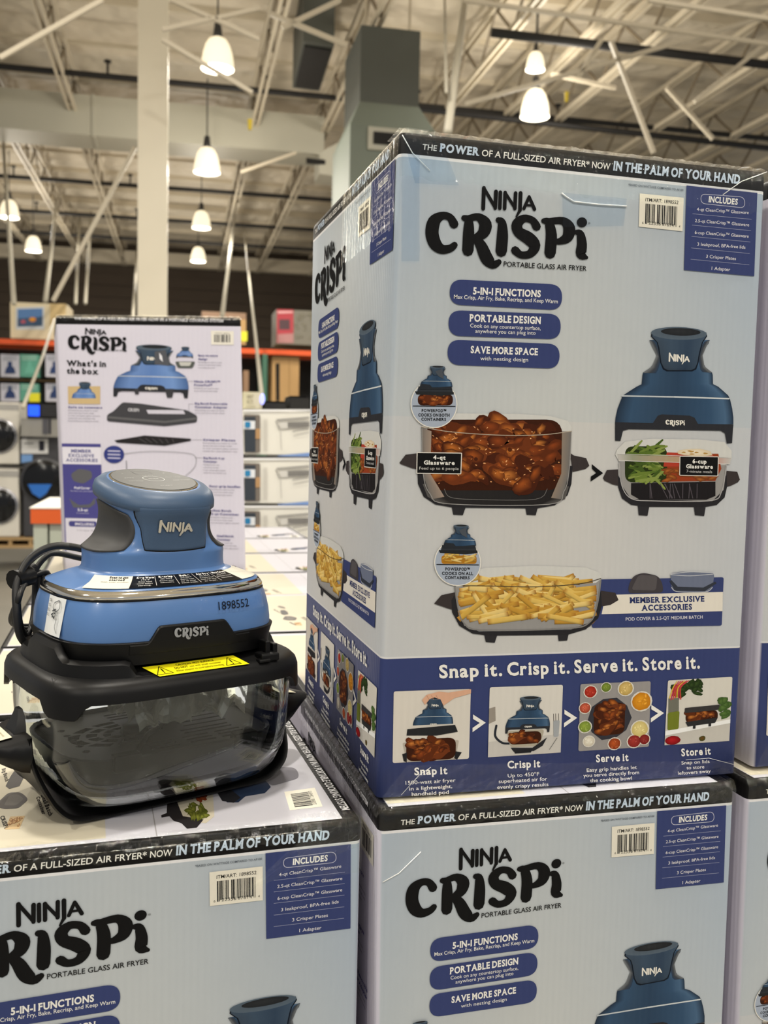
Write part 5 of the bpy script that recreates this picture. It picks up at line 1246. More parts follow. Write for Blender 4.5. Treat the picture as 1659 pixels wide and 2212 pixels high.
# folded instruction label on the left cheek
A = Art()
A.rows([((-.022, .040), (.016, .040)), ((-.022, .0), (.016, .0))], [(0, (222, 224, 224)), (.5, (232, 234, 234)), (1, (222, 226, 228))], 1)
for y in (.034, .029, .024, .019): A.text('%', (-.017, y), (-.011, y), -.003, (70, 74, 78), 2)
A.stroke([(-.003, .034, .0005), (.006, .037, .0005), (.010, .030, .0005), (.004, .026, .0005), (-.004, .029, .0005), (-.003, .034, .0005)], (90, 94, 98), 2)
A.stroke([(.004, .026, .0004), (.008, .018, .0004), (.006, .010, .0004), (.010, .004, .0004)], (90, 94, 98), 2)
for k_ in range(16): A.blob((random.uniform(-.004, .003), random.uniform(.018, .028)), .0018, .0009, random.uniform(0, 3), (80, 84, 88), (60, 64, 66), 2, 6)
vs = None
A.build('cheek_label', lambda u, v, o_: left_y(-.030 + (u + .003) * 1.0 if False else -(.030 + u * 1.0), .185 + v * .95, .0024 + o_ * 2), INKP, fryer)
# settings strip lying on the sloping shelf
def shelf(s, t, o_):
    """s = across in m from the centre, t = 0 at the chrome, 1 at the neck"""
    z = .2336 + (.2425 - .2336) * t; s = max(-.105, min(.105, s)); p = front_x(s * (1 - .22 * t), z, 0.); return p + V((0, -.3, 1)).normalized() * (.0008 + o_)
A = Art()
def shrect(A, s0, s1, c0, c1, col, lay, n=30):
    for i in range(n):
        a_, b_ = s0 + (s1 - s0) * i / n, s0 + (s1 - s0) * (i + 1) / n
        A.rows([((a_, c0), (b_, c0)), ((a_, (c0 + c1) / 2), (b_, (c0 + c1) / 2)), ((a_, c1), (b_, c1))], [(0, col), (1, col)], lay)
shrect(A, -.098, -.060, .02, 1.0, (226, 222, 204), 1); shrect(A, -.061, .068, .02, 1.0, (20, 20, 21), 1.4, 50); shrect(A, .0675, .100, .05, .95, (226, 222, 208), 1)
A.poly([(-.030, .02), (-.018, .02), (-.018, .5), (-.024, .99), (-.0245, .99)], (20, 20, 21), 1.8) if False else None
A.text('Scan to get', (-.085, .82), (-.066, .82), -.13, (40, 38, 36), 3, None, 'slab', .02); A.text('started', (-.084, .64), (-.069, .64), -.12, (40, 38, 36), 3, None, 'slab', .02); A.text('with your product', (-.090, .5), (-.064, .5), -.07, (80, 76, 70), 3)
for i, (h_, ls) in enumerate((('Keep Warm', ('175°F', 'Keep food', 'warm before', 'serving.')), ('Recrisp', ('380-400°F', 'Revive your', 'leftovers.')), ('Bake', ('275-400°F', 'Gentle heat', 'for all your', 'baked treats.')), ('Air Fry', ('375-475°F', 'Crispy fried', 'food with your', 'air fryer.')), ('Max Crisp', ('425-450°F', 'Best for frozen', 'favorites.')))):
    x = -.058 + i * .0252; w_ = .0205 * (len(h_) / 9) ** .5; A.text(h_, (x + .012 - w_ / 2, .78), (x + .012 + w_ / 2, .78), -.13, (226, 224, 220), 3, None, 'slab', .03)
    for j, l_ in enumerate(ls): w_ = .0190 * (len(l_) / 13) ** .7; A.text(l_, (x + .012 - w_ / 2, .62 - j * .15), (x + .012 + w_ / 2, .62 - j * .15), -.085, (214, 212, 208), 3)
    if i: A.line((x - .0007, .15), (x - .0017, .92), .0005, (220, 218, 214), 3)
for j in range(7): A.text('XVI', (.074 + j * .0026, .74 - .05 * j), (.0758 + j * .0026, .72 - .05 * j), -.09, (110, 106, 100), 3)
A.build('settings_label', shelf, ink_material('gloss_label', .18), fryer)
# ---- black adapter ring between pod and dish
def skirt_low(t):
    d = 0
    for c_ in (-147, -33, 33, 147):
        x = (math.degrees(t) - c_ + 180) % 360 - 180; d = max(d, ss((11 - abs(x)) / 5))
    return .1300 - .015 * d
m = MB(); a, b, n = .143, .1185, 4.2; R = []
for da, z in ((-.036, .1575), (-.012, .1512), (-.006, .1492), (-.002, .1450), (0, .1385)):
    R.append([sup(a + da, b + da, n, t) + V((0, 0, z)) for t in ring_th(NT)])
R.append([sup(a + .0006, b + .0006, n, t) + V((0, 0, skirt_low(t))) for t in ring_th(NT)])
R.append([sup(a - .004, b - .004, n, t) + V((0, 0, skirt_low(t))) for t in ring_th(NT)]); R.append([sup(a - .005, b - .005, n, t) + V((0, 0, .142)) for t in ring_th(NT)]); R.append([sup(a - .034, b - .034, n, t) + V((0, 0, .145)) for t in ring_th(NT)])
m.loft(R + [R[0]], cap=False); ad = m.build('adapter', P_BLACK, fryer, auto=.8)
m = MB(); R = []
def colz(t):   # collar is high at the left, cut down at the right front
    x = math.degrees(t); f_ = ss((abs((x + 70 + 180) % 360 - 180) - 50) / 5); return .152 + .0145 * f_ + .014 * (ss((19 - abs((x - 188 + 180) % 360 - 180)) / 4))
for da, f_ in ((.0115, 0), (.0095, .85), (.0055, 1), (.001, 1), (.001, 0)):
    R.append([sup(.1185 + da, .0975 + da, 3.6, t) + V((0, 0, .149 + (colz(t) - .149) * f_)) for t in ring_th(NT)])
m.loft(R + [R[0]], cap=False); m.build('adapter_collar', P_BLACK, fryer, auto=.6)
m = MB(); m.loft([[sup(.117, .0955, 3.6, t) + V((0, 0, z)) for t in ring_th(48)] for z in (.1400, .1465)]); m.build('adapter_floor', P_BLACK2, fryer, auto=.6)
# broken open clip at the right front
m = MB(); m.box((.074, -.110, .149), (.096, -.093, .158)); m.build('clip', P_BLACK, fryer, bevel=.002)
m = MB(); m.box((.082, -.104, .150), (.088, -.089, .170)); m.box((.092, -.102, .150), (.098, -.086, .166)); m.box((.070, -.113, .1495), (.084, -.104, .153)); m.build('clip', P_BLACK, fryer, bevel=.0012)
# caution label on the front slope
A = Art(); Y = (238, 226, 30); K = (24, 22, 10)
A.poly([(-.004, 0), (.096, 0), (.087, .021), (-.014, .021)], Y, 1); 
for cx_ in (.004, .080):
    for p, q in (((-.009, .003), (.008, .003)), ((.008, .003), (-.0015, .018)), ((-.0015, .018), (-.009, .003))): A.line((p[0] + cx_, p[1]), (q[0] + cx_, q[1]), .0009, K, 2)
    A.line((cx_ - .0012, .0135), (cx_ - .0006, .0078), .0015, K, 2); A.line((cx_ - .0005, .0056), (cx_ - .0005, .0048), .0015, K, 2)
A.text('CAUTION: HOT SURFACE', (.020, .0150), (.062, .0150), -.0032, K, 2, None, 'sans', .02); A.text('DO NOT', (.0165, .0095), (.031, .0095), -.0032, K, 2, None, 'sans', .03); A.text('use with small container', (.033, .0095), (.068, .0095), -.0032, K, 2); A.text('Allow adapter to cool before handling.', (.016, .0040), (.069, .0040), -.0032, K, 2)
def slope(u, v, o_):
    return V((-.038 + u, -.1125 + v * .93, .1498 + v * .30 + .0007 + o_))
A.build('caution_label', slope, ink_material('gloss_label2', .3), fryer)
A = Art()
for p, q in (((0, 0), (.011, 0)), ((.011, 0), (.0055, .010)), ((.0055, .010), (0, 0))): A.line(p, q, .0006, (60, 60, 60), 1)
A.line((.0055, .007), (.0055, .003), .001, (60, 60, 60), 1); A.build('heat_mark', lambda u, v, o_: V((-.134 + u * .75, -.070 + v, .1502 + o_)), INKP, fryer)
# ---- glass dish
gp = [(.1475, .1345, .1105), (.146, .1365, .1125), (.13, .1365, .1125), (.10, .1360, .1120), (.07, .1340, .1100), (.048, .1305, .1070), (.032, .1250, .1020), (.021, .117, .0945), (.0145, .106, .084), (.0125, .090, .070)]
gi = [(z + (.0055 if z < .03 else .0035 if z < .045 else 0 if z < .14 else -.002), x - .0043, y - .0043) for z, x, y in reversed(gp)]
gi[0] = (.0175, .088, .068); gi[1] = (.0195, .1030, .0810); gi[2] = (.0255, .113, .0905)
m = MB(); Rg = [[sup(x, y, 4.0, t) + V((0, 0, z)) for t in ring_th(80)] for z, x, y in gp + gi]
nR = len(Rg); m.loft(Rg, cap=False); nn_ = 80
m.f.append(tuple((len(gp) - 1) * 80 + k for k in range(80)))  # outer floor
m.f.append(tuple(len(gp) * 80 + k for k in range(79, -1, -1)))
# remove wall joining the two floors: rebuild cleanly
m.f = [f for f in m.f if not (len(f) == 4 and min(f) // 80 == len(gp) - 1 and max(f) // 80 == len(gp))]
for k in range(80): k2 = (k + 1) % 80; m.f.append(((nR - 1) * 80 + k, (nR - 1) * 80 + k2, k2, k))
gd = m.build('glass_dish', GLASS, fryer, True)
bm = bmesh.new(); bm.from_mesh(gd.data); bmesh.ops.recalc_face_normals(bm, faces=bm.faces); bm.to_mesh(gd.data); bm.free()
# ---- crisper plate with slots
def plate():
    out = [(p.x, p.y) for p in [sup(.1160, .0905, 4.2, t) for t in ring_th(64)]]
    holes = []
    def slot(x0, x1, y, h): holes.append([(x0, y - h), (x1, y - h), (x1 + h * .8, y - h * .4), (x1 + h * .8, y + h * .4), (x1, y + h), (x0, y + h), (x0 - h * .8, y + h * .4), (x0 - h * .8, y - h * .4)])
    for y in (.070, .060, .050, -.050, -.060, -.070):
        for x0 in (-.03, .012, .05): slot(x0, x0 + .028, y, .0022)
    for y in (.038, .028, -.028, -.038): slot(.02, .075, y, .002)
    for y in (.014, .0, -.014): slot(.03, .08, y, .002)
    # arc slots at the left: windows between ribs round a hub
    for r0, r1, n_ in ((.018, .026, 5), (.031, .041, 6), (.047, .057, 6)):
        for k in range(n_):
            t0 = PI * (.5 + (k + .12) / n_ * 1.0); t1 = PI * (.5 + (k + .88) / n_)
            pts = [(r1 * math.cos(t0 + (t1 - t0) * i / 4), r1 * math.sin(t0 + (t1 - t0) * i / 4)) for i in range(5)] + [(r0 * math.cos(t1 + (t0 - t1) * i / 4), r0 * math.sin(t1 + (t0 - t1) * i / 4)) for i in range(5)]
            holes.append([(x * 1.2 - .026, y * .78) for x, y in pts])
    for k in range(5): slot(-.090 - .0 * k, -.0895, -.04 + k * .02, .0045)
    for k in range(4): holes.append([(-.012, -.010 + k * .007), (.008, -.010 + k * .007), (.008, -.007 + k * .007), (-.012, -.007 + k * .007)])
    loops = [out] + holes; flat = [p for l_ in loops for p in l_]
    tris = tessellate_polygon([[V((x, y, 0)) for x, y in l_] for l_ in loops]); n_ = len(flat); fs = []; vs = [(x, y, 0) for x, y in flat] + [(x, y, -.004) for x, y in flat]
    for t in tris: fs.append(tuple(t)); fs.append(tuple(i + n_ for i in reversed(t)))
    k = 0
    for l_ in loops:
        for i in range(len(l_)): a_, b_ = k + i, k + (i + 1) % len(l_); fs.append((a_, b_, b_ + n_, a_ + n_))
        k += len(l_)
    return vs, fs
pv, pf = plate(); P_PLATE = add_noise(mat('black_nonstick_plate', (14, 14, 15), .4, spec=.3), 200, .1)
cp = mesh('crisper_plate', [(x, y, z + .064 + .006 * math.exp(-((x + .022) ** 2 + y * y) / .0012) * 0) for x, y, z in pv], pf, P_PLATE, fryer)
m = MB(); R = [[sup(x, y, 4.2, t) + V((0, 0, z)) for t in ring_th(64)] for x, y, z in ((.108, .084, .030), (.1160, .0905, .058), (.1180, .0925, .066), (.1170, .0915, .068), (.114, .0885, .066), (.113, .0875, .058), (.106, .082, .030))]
m.loft(R + [R[0]], cap=False); m.build('plate_rim_skirt', P_PLATE, fryer, auto=.7)  # rim deepened by an added dark skirt that blackens the space below the plate
m = MB(); m.tube([V((-.05, -.075, .066)), V((-.02, -.03, .067)), V((.0, -.012, .067)), V((.045, .03, .067)), V((.085, .07, .066))], .003, 6); m.tube([V((-.022, 0, .064)), V((-.022, 0, .071))], [.016, .013], 20); m.build('plate_rib', P_PLATE, fryer, True)
for sx, sy in ((-.066, -.0890), (.066, -.0890), (-.066, .0890), (.066, .0890)):
    m = MB(); m.box((sx - .014, sy - .004 if sy < 0 else sy - .010, .054), (sx + .014, sy + .010 if sy < 0 else sy + .004, .071)); m.build('plate_bumper', P_BLACK2, fryer, bevel=.002)
    m = MB(); m.box((sx - .006, sy * .76 - .004, .0200), (sx + .006, sy * .76 + .004, .060)); m.build('plate_foot', P_BLACK2, fryer)
# ---- cradle: strap under the dish, wings, feet
def strap_ring(y): 
    h = [(.1425, .086), (.1415, .070), (.1380, .050), (.1325, .034), (.1245, .0205), (.113, .0105), (.096, .0062), (.055, .0055)]
    pts = [(-x, z) for x, z in h] + [(0, .0055)] + [(x, z) for x, z in reversed(h)]
    return smooth_curve([V((x, 0, z)) for x, z in pts], 4)
m = MB(); base = strap_ring(0); secs = []
for i, p in enumerate(base):
    d = (base[min(i + 1, len(base) - 1)] - base[max(i - 1, 0)]).normalized(); nn = V((d.z, 0, -d.x))  # outward (down at the bottom)
    hw = .070 - .030 * ss((p.z - .02) / .05)
    o1 = p + nn * .0035; o0 = p - nn * .0006
    lipo = p + nn * -.0
    secs.append([V((o0.x, -hw + .006, o0.z)), V((p.x - nn.x * .0, -hw + .003, p.z)), V((o1.x, -hw, o1.z)), V(((p + nn * .0052).x, -hw + .004, (p + nn * .0052).z)), V((o1.x, -hw + .012, o1.z)),
                 V((o1.x, hw - .012, o1.z)), V(((p + nn * .0052).x, hw - .004, (p + nn * .0052).z)), V((o1.x, hw, o1.z)), V((o0.x, hw - .003, o0.z)), V((o0.x, hw - .006, o0.z))])
m.loft(secs); m.build('cradle_strap', P_BLACK, fryer, auto=.9)
for sx, sy in ((-.058, -.052), (.058, -.052), (-.058, .052), (.058, .052)):
    m = MB(); m.loft([[sup(r_, r_ * .8, 3, t) + V((sx, sy, z)) for t in ring_th(20)] for r_, z in ((.013, 0), (.0145, .001), (.016, .0035))]); m.build('foot', P_BLACK2, fryer, auto=.8)
for s in (-1, 1):
    secs = []
    for x, hw, z0, z1 in ((.144, .044, .048, .088), (.152, .042, .050, .086), (.164, .036, .056, .083), (.178, .027, .064, .080), (.190, .017, .069, .0775), (.196, .008, .072, .076)):
        secs.append([V((s * x, -hw, (z0 + z1) / 2)), V((s * x, -hw * .8, z0 + .002)), V((s * x, 0, z0)), V((s * x, hw * .8, z0 + .002)), V((s * x, hw, (z0 + z1) / 2)), V((s * x, hw * .85, z1 - .001)), V((s * x, 0, z1)), V((s * x, -hw * .85, z1 - .001))])
    m = MB(); m.loft(secs); m.build('handle', P_BLACK, fryer, auto=1.3)
    # upright horn that hooks the dish
    secs = []
    for z, hy, x0, x1 in ((.080, .020, .143, .156), (.092, .016, .142, .151), (.101, .011, .1415, .148), (.108, .006, .1425, .1465)):
        secs.append([V((s * x0, -hy, z)), V((s * x1, -hy * .8, z)), V((s * x1, hy * .8, z)), V((s * x0, hy, z))])
    m = MB(); m.loft(secs); m.build('dish_hook', P_BLACK, fryer, auto=.5)
    A = Art(); A.poly([(-.024, 0), (.024, 0), (.018, .016), (-.018, .016)], (222, 216, 190), 1)
    for yy in (.004, .008, .012): A.text('CAUTION HOT', (-.014, yy), (.014, yy), -.002, (120, 112, 90), 2)
    A.build('handle_label', lambda u, v, o_, s=s: V((s * (.158 + v), u if s > 0 else -u, .0858 - (v + .0) * .26 + o_)), INKP, fryer)
# ---- power cord bundled behind the left of the pod
CORD_M = add_noise(mat('black_rubber_cord', (18, 18, 19), .45), 100, .1)
rnd = random.Random(4)
P = [V((-.050, .055, .258)), V((-.072, .072, .262)), V((-.095, .082, .255))]
for k in range(4):
    j = k * .005
    P += [V((-.116 - j * .3, .080 - j, .236 - j)), V((-.124 - j * .3, .070 - j, .208)), V((-.124 - j * .3, .064 + j, .182)), V((-.116 + j * .3, .070 + j, .166 + j * .5)), V((-.104 + j * .5, .085, .180)), V((-.098 + j, .096, .212 + j)), V((-.100, .094, .238 - j * .6))]
P += [V((-.08, .100, .250)), V((-.05, .095, .245)), V((-.02, .09, .235))]
m = MB(); m.tube(smooth_curve(P, 6), .0034, 8); m.build('power_cord', CORD_M, fryer, True)
m = MB(); m.tube(smooth_curve([V((-.045, .058, .256)), V((-.080, .075, .262)), V((-.108, .078, .250)), V((-.126, .066, .226)), V((-.130, .056, .20)), V((-.128, .052, .172)), V((-.118, .055, .158))], 6), .0042, 8); m.build('power_cord', CORD_M, fryer, True)
m = MB(); m.tube([V((-.128, .071, .228)), V((-.108, .083, .230))], .011, 12); m.build('cord_strap', P_BLACK, fryer, auto=.6)
# pieces fixed on a part hang under that part
def under(part, names):
    ps = [o for o in fryer.children if o.name.split('.')[0] == part]
    for o in list(fryer.children):
        if o.name.split('.')[0] in names: o.parent = ps[0]
under('front_panel', ('chrome_lettering',)); under('name_tab', ('name_print',)); under('crisper_plate', ('plate_rim_skirt', 'plate_rib', 'plate_bumper', 'plate_foot'))
under('pod_body', ('chrome_trim', 'trim_gasket', 'item_number', 'clear_tape', 'cheek_label', 'settings_label')); under('adapter', ('adapter_collar', 'adapter_floor', 'clip', 'caution_label', 'heat_mark')); under('cradle_strap', ('foot', 'dish_hook'))
hs = [o for o in fryer.children if o.name.split('.')[0] == 'handle']; ls_ = [o for o in fryer.children if o.name.split('.')[0] == 'handle_label']
for h_, l_ in zip(hs, ls_): l_.parent = h_
# crumpled bag inside the dish
BAG = film_material('plastic_bag', .20, (206, 204, 196), .25, 1.0, 50, .9)
c, s = math.cos(FR_ROT), math.sin(FR_ROT)
def bag_pt(u, v):
    p = V((-.035 + .125 * u, -.045 + .115 * v, 0)); n1 = noise.noise(V((u * 4, v * 4, 2))); n2 = noise.noise(V((u * 11, v * 9, 5)))
    h = .012 + .030 * abs(n1) + .014 * abs(n2) + .026 * math.sin(PI * u) * math.sin(PI * v)
    return V((p.x + .01 * n2, p.y + .012 * noise.noise(V((u * 6, v * 5, 9))), .0670 + h))
N = 36; vs = []; fs = []
for lay in (0, 1):
    for j in range(N + 1):
        for i in range(N + 1):
            p = bag_pt(i / N, j / N); ed = min(i, j, N - i, N - j)
            if lay: p = V((p.x, p.y, max(.0685, p.z - .003 - .012 * min(1, ed / 6) * abs(noise.noise(V((i * .2, j * .2, 8)))))))
            vs.append(p)
for lay in (0, 1):
    o0 = lay * (N + 1) ** 2
    for j in range(N):
        for i in range(N): k = o0 + j * (N + 1) + i; fs.append((k, k + 1, k + N + 2, k + N + 1))
nt = BAG.node_tree; out_ = [n for n in nt.nodes if n.type == 'OUTPUT_MATERIAL'][0]; old = out_.inputs[0].links[0].from_socket
df = nt.nodes.new('ShaderNodeBsdfDiffuse'); df.inputs[0].default_value = rgb(196, 192, 180); m2 = nt.nodes.new('ShaderNodeMixShader'); m2.inputs[0].default_value = .42
nt.links.new(old, m2.inputs[1]); nt.links.new(df.outputs[0], m2.inputs[2]); nt.links.new(m2.outputs[0], out_.inputs[0])
bag = mesh('plastic_bag', [V((v.x * c - v.y * s, v.x * s + v.y * c, v.z)) for v in vs], fs, BAG); bag.location = FR_LOC
tag(bag, 'crumpled clear plastic bag lying on the black plate inside the glass dish', 'bag')
# ------------------------------------------------------------------ goods in the distance
def ccol(n, c, r=.55): return add_noise(mat(n, c, r), 4, .04)
M_ORANGE = ccol('orange_rack_paint', (226, 88, 34), .45); M_GREEN = ccol('green_rack_paint', (64, 108, 88)); M_KRAFT = ccol('kraft_board', (186, 148, 96)); M_WOOD = ccol('pallet_wood', (178, 148, 104))
M_WHITE = ccol('white_enamel', (226, 222, 212), .35); M_GREY = ccol('graphite_enamel', (66, 66, 70), .35); M_BLKG = mat('black_gloss_door', (10, 11, 14), .12); M_CARD = ccol('white_printed_card', (226, 224, 214), .5)
def hbox(name, p0, p1, depth, th, material, parent=None, root=None, bevel=0):
    """box whose front fills pixel rectangle p0-p1 at the given distance"""
    a = hdep(p0[0], p0[1], depth); b = hdep(p1[0], p1[1], depth)
    m = MB(); m.box((min(a.x, b.x), depth, min(a.z, b.z)), (max(a.x, b.x), depth + th, max(a.z, b.z)))
    base = root.location if root else V((0, 0, 0)); m.v = [H(*v) - base for v in m.v]
    return m.build(name, material, parent or root, bevel=bevel)
def hart(name, A, depth, root, material=None):
    """print lying on a surface facing us; drawn in pixels"""
    vs = []
    for x, y, l in A.v: p = hdep(x, y, depth - .004 - l * .003); vs.append(V(H(*p)) - root.location)
    return mesh(name, vs, A.t, material or INKP, root, cols=A.c)
def hroot(name, px, py, depth, label, cat, group=None): return empty(name, H(*hdep(px, py, depth)), label, cat, group)
# orange beam and green uprights of the pallet rack
RD = 20.0
root = hroot('pallet_rack', 600, 880, RD, 'orange and green pallet rack along the back of the hall', 'rack')
za = hdep(330, 750, RD).z
m = MB(); m.box((-8, RD, za - .05), (6, RD + .06, za + .05)); m.v = [H(*v) - root.location for v in m.v]; m.build('rack_beam', M_ORANGE, root)
m = MB(); m.box((-8, RD + 1.1, za - .05), (6, RD + 1.16, za + .05)); m.v = [H(*v) - root.location for v in m.v]; m.build('rack_beam', M_ORANGE, root)
for px in (572, -40, 700, 165):
    x = hdep(px, 800, RD).x
    for dy in (0, 1.1):
        m = MB(); m.box((x - .05, RD + dy, FZ), (x + .05, RD + dy + .08, za + (.05))); m.v = [H(*v) - root.location for v in m.v]; m.build('rack_upright', M_GREEN, root)
m = MB(); m.box((-8, RD + .06, za + .02), (6, RD + 1.1, za + .05)); m.v = [H(*v) - root.location for v in m.v]; m.build('rack_deck', M_WOOD, root)
m = MB(); m.box((-8, RD + 1.3, FZ), (6, RD + 1.4, za - .05)); m.v = [H(*v) - root.location for v in m.v]; m.build('rack_back', M_DARK, root)
# load on the rack, left: wrapped pallet with a picture panel
r = hroot('wrapped_pallet', 85, 735, RD + .1, 'wrapped pale carton with a colourful picture on the orange beam at left', 'box'); hbox('carton', (22, 652), (146, 735), RD + .1, 1., ccol('cream_carton', (222, 208, 176)), root=r)
A = Art(); A.poly([(34, 664), (96, 662), (96, 712), (34, 712)], (206, 210, 214), 1); A.poly([(38, 668), (92, 666), (92, 704), (38, 706)], (92, 128, 178), 2); A.poly([(38, 688), (92, 684), (92, 704), (38, 706)], (70, 92, 120), 3)
A.blob((70, 690), 8, 5, 0, (230, 170, 60), (200, 120, 60), 4); A.blob((50, 695), 6, 4, 0, (200, 110, 120), (150, 70, 90), 4); A.poly([(108, 656), (142, 656), (142, 700), (108, 704)], (216, 190, 140), 1)
hart('picture', A, RD + .1, r)
r = hroot('wrapped_pallet', 630, 748, RD + .1, 'red fronted carton on the orange beam near the big carton', 'box'); hbox('carton', (597, 668), (704, 747), RD + .1, 1., ccol('grey_wrapped_load', (120, 116, 104)), root=r)
A = Art(); A.poly([(598, 668), (634, 669), (634, 740), (598, 741)], (176, 72, 80), 1); A.poly([(603, 690), (626, 690), (626, 712), (603, 712)], (90, 70, 74), 2); A.poly([(600, 722), (634, 720), (634, 741), (600, 741)], (176, 130, 128), 2); A.poly([(600, 722 - 50), (632, 672), (632, 676), (600, 677)], (220, 170, 170), 2)
for k in range(30): A.blob((random.uniform(638, 700), random.uniform(676, 736)), 5, 3, random.uniform(0, 3), (150, 146, 130), (96, 92, 80), 2 + .01 * k, 7, .3)
hart('picture', A, RD + .1, r)
r = hroot('small_carton', 525, 748, RD - .02, 'small carton with a yellow ticket on the beam beside the lilac carton', 'box'); hbox('carton', (516, 690), (531, 744.5), RD + .0, .15, M_KRAFT, root=r); A = Art(); A.poly([(521, 716), (534, 716), (534, 737), (521, 737)], (226, 226, 70), 1); hart('ticket', A, RD - .01, r)
r = hroot('carton', 470, 735, RD + .1, 'brown carton on the rack peeking over the lilac carton', 'box'); hbox('carton_body', (436, 672), (531, 742.5), RD + .2, .8, ccol('dull_red_carton', (150, 120, 96)), root=r)
# below the beam
r = hroot('tall_carton', 617, 870, RD + .2, 'tall kraft carton with a dark slot under the orange beam', 'box'); hbox('carton', (588, 769), (645, 880), RD + .2, .9, M_KRAFT, root=r); A = Art(); A.poly([(595, 786), (604, 784), (604, 866), (596, 866)], (34, 32, 30), 1); A.line((625, 770), (625, 870), .8, (140, 110, 66), 1); hart('slot', A, RD + .2, r)
r = hroot('door_frame_carton', 530, 850, RD - .3, 'narrow brown framed carton just right of the lilac carton', 'box'); hbox('carton', (526, 800), (537, 850), RD - .3, .6, ccol('brown_frame', (140, 110, 84)), root=r)
# cartons with pictures of the same fryer, two rows under the beam at the left
for k, (x0, x1, y0, y1, teal, s) in enumerate(((1, 43, 765, 815, 0, 'upper row, leftmost'), (43, 85, 765, 815, 1, 'upper row, green-fronted'), (98, 140, 765, 815, 0, 'upper row, beside the lilac carton'), (1, 43, 828, 868, 0, 'lower row, leftmost'), (43, 85, 828, 868, 1, 'lower row with the yellow price ticket'), (98, 140, 828, 868, 0, 'lower row, beside the lilac carton'))):
    r = hroot('picture_carton', (x0 + x1) / 2, y1, RD - .4, 'distant carton printed with a small appliance, ' + s, 'box', 'picture cartons under the orange beam')
    hbox('carton', (x0, y0), (x1 - 1, y1), RD - .45, .4, ccol('teal_card', (92, 160, 140)) if teal else ccol('pale_card', (200, 200, 212)), root=r)
    A = Art(); col = (60, 90, 84) if teal else (52, 68, 110); cx_ = (x0 + x1) / 2
    A.poly([(cx_ - 12, y1 - 8), (cx_ + 12, y1 - 8), (cx_ + 9, y1 - 20), (cx_ + 4, y1 - 24), (cx_ + 4, y1 - 34), (cx_ - 5, y1 - 34), (cx_ - 5, y1 - 24), (cx_ - 9, y1 - 20)], col if not teal else (110, 176, 156), 1)
    for i in range(3): A.line((x0 + 4, y0 + 4 + i * 4), (x1 - 6, y0 + 4 + i * 4), 1.2, (120, 130, 140) if not teal else (190, 220, 208), 1)
    if k == 4: A.poly([(63, 849), (86, 849), (86, 868), (63, 868)], (232, 226, 60), 2)
    hart('picture', A, RD - .45, r)
for y in (817, 870):
    r = hroot('shelf_board', 60, y, RD - .5, 'brown shelf board carrying the picture cartons, ' + ('upper' if y < 820 else 'lower'), 'shelf'); hbox('board', (-60, y), (150, y + 7), RD - .5, .48, M_WOOD, root=r)
# washing machines
WD = 13.5
def washer(x0, x1, y0, y1, mt, label, dcx, dr, screen=False, door=M_BLKG):
    r = hroot('washing_machine', (x0 + x1) / 2, y1, WD, label, 'washing machine', 'front loading washing machines')
    hbox('cabinet', (x0, y0), (x1, y1), WD, .7, mt, root=r, bevel=.02)
    c_ = hdep(dcx, (y0 + y1) / 2 + 6, WD); rad = dr * WD / FPX
    for n, k, o_, mm in (('door_ring', 1.12, .03, mat('door_chrome', (150, 150, 156), .25, .8) if mt is M_WHITE else M_GREY), ('door_glass', 1., .05, door)):
        m = MB(); rg = lambda rr_, yy: [V(H(c_.x + rr_ * math.cos(t), yy, c_.z + rr_ * math.sin(t))) - r.location for t in ring_th(32)]
        m.loft([rg(rad * k, WD), rg(rad * k, WD - o_), rg(rad * k * .8, WD - o_ - .02)]); m.build(n, mm, r, auto=.5)
    hbox('control_strip', (x0 + 2, y0 + 4), (x1 - 2, y0 + 18), WD - .01, .02, mat('control_strip', (176, 174, 170), .3) if mt is M_WHITE else M_BLKG, root=r)
    return r
washer(-30, 42, 868, 1003, M_WHITE, 'white front loading washing machine at the left edge, upper one', -2, 32)
washer(-30, 42, 1012, 1160, M_WHITE, 'white front loading washing machine at the left edge, lower one', -2, 34)
wr = washer(48, 128, 905, 1160, M_GREY, 'graphite washing machine with a blue film on its door behind the orange display', 96, 42)
A = Art(); A.poly([(60, 1046), (112, 1046), (100, 1066), (86, 1076), (70, 1066)], (58, 118, 206), 1); hart('door_film', A, WD - .09, wr)
A = Art(); A.poly([(46, 982), (70, 982), (70, 996), (46, 1000)], (120, 160, 214), 1); hart('price_ticket', A, WD - .02, wr)
A = Art(); A.poly([(46, 948), (104, 948), (104, 980), (46, 980)], (216, 216, 216), 1); A.poly([(84, 952), (96, 952), (96, 974), (84, 974)], (50, 50, 60), 2)
A.line((52, 958), (72, 958), 2, (90, 90, 90), 2); hart('sale_card', A, WD - .02, wr)
r = hroot('display_screen', 73, 900, WD - .3, 'small lit blue screen above the graphite machine', 'screen'); hbox('screen_case', (58, 872), (124, 902), WD - .3, .1, M_DARK, root=r); hbox('screen_glass', (61, 875), (85, 899), WD - .33, .02, mat('blue_screen', (20, 60, 220), .3, emit=(30, 90, 255), estr=1.4), root=r)
for i in range(4): hbox('vent_slat', (90, 876 + i * 6), (122, 879 + i * 6), WD - .31, .02, M_GREY, root=r)
r = hroot('floor_model_panel', 84, 938, WD - .25, 'pale panel with price cards above the graphite machine', 'panel'); hbox('panel', (45, 903), (126, 944), WD - .25, .1, ccol('grey_card', (150, 148, 142)), root=r); A = Art(); A.poly([(92, 905), (104, 905), (104, 938), (92, 938)], (90, 90, 96), 1); A.poly([(106, 905), (110, 905), (110, 938), (106, 938)], (30, 30, 50), 1); hart('price_card', A, WD - .26, r)
r = hroot('wooden_pallet', 20, 1185, WD, 'wooden pallet under the white washing machines', 'pallet')
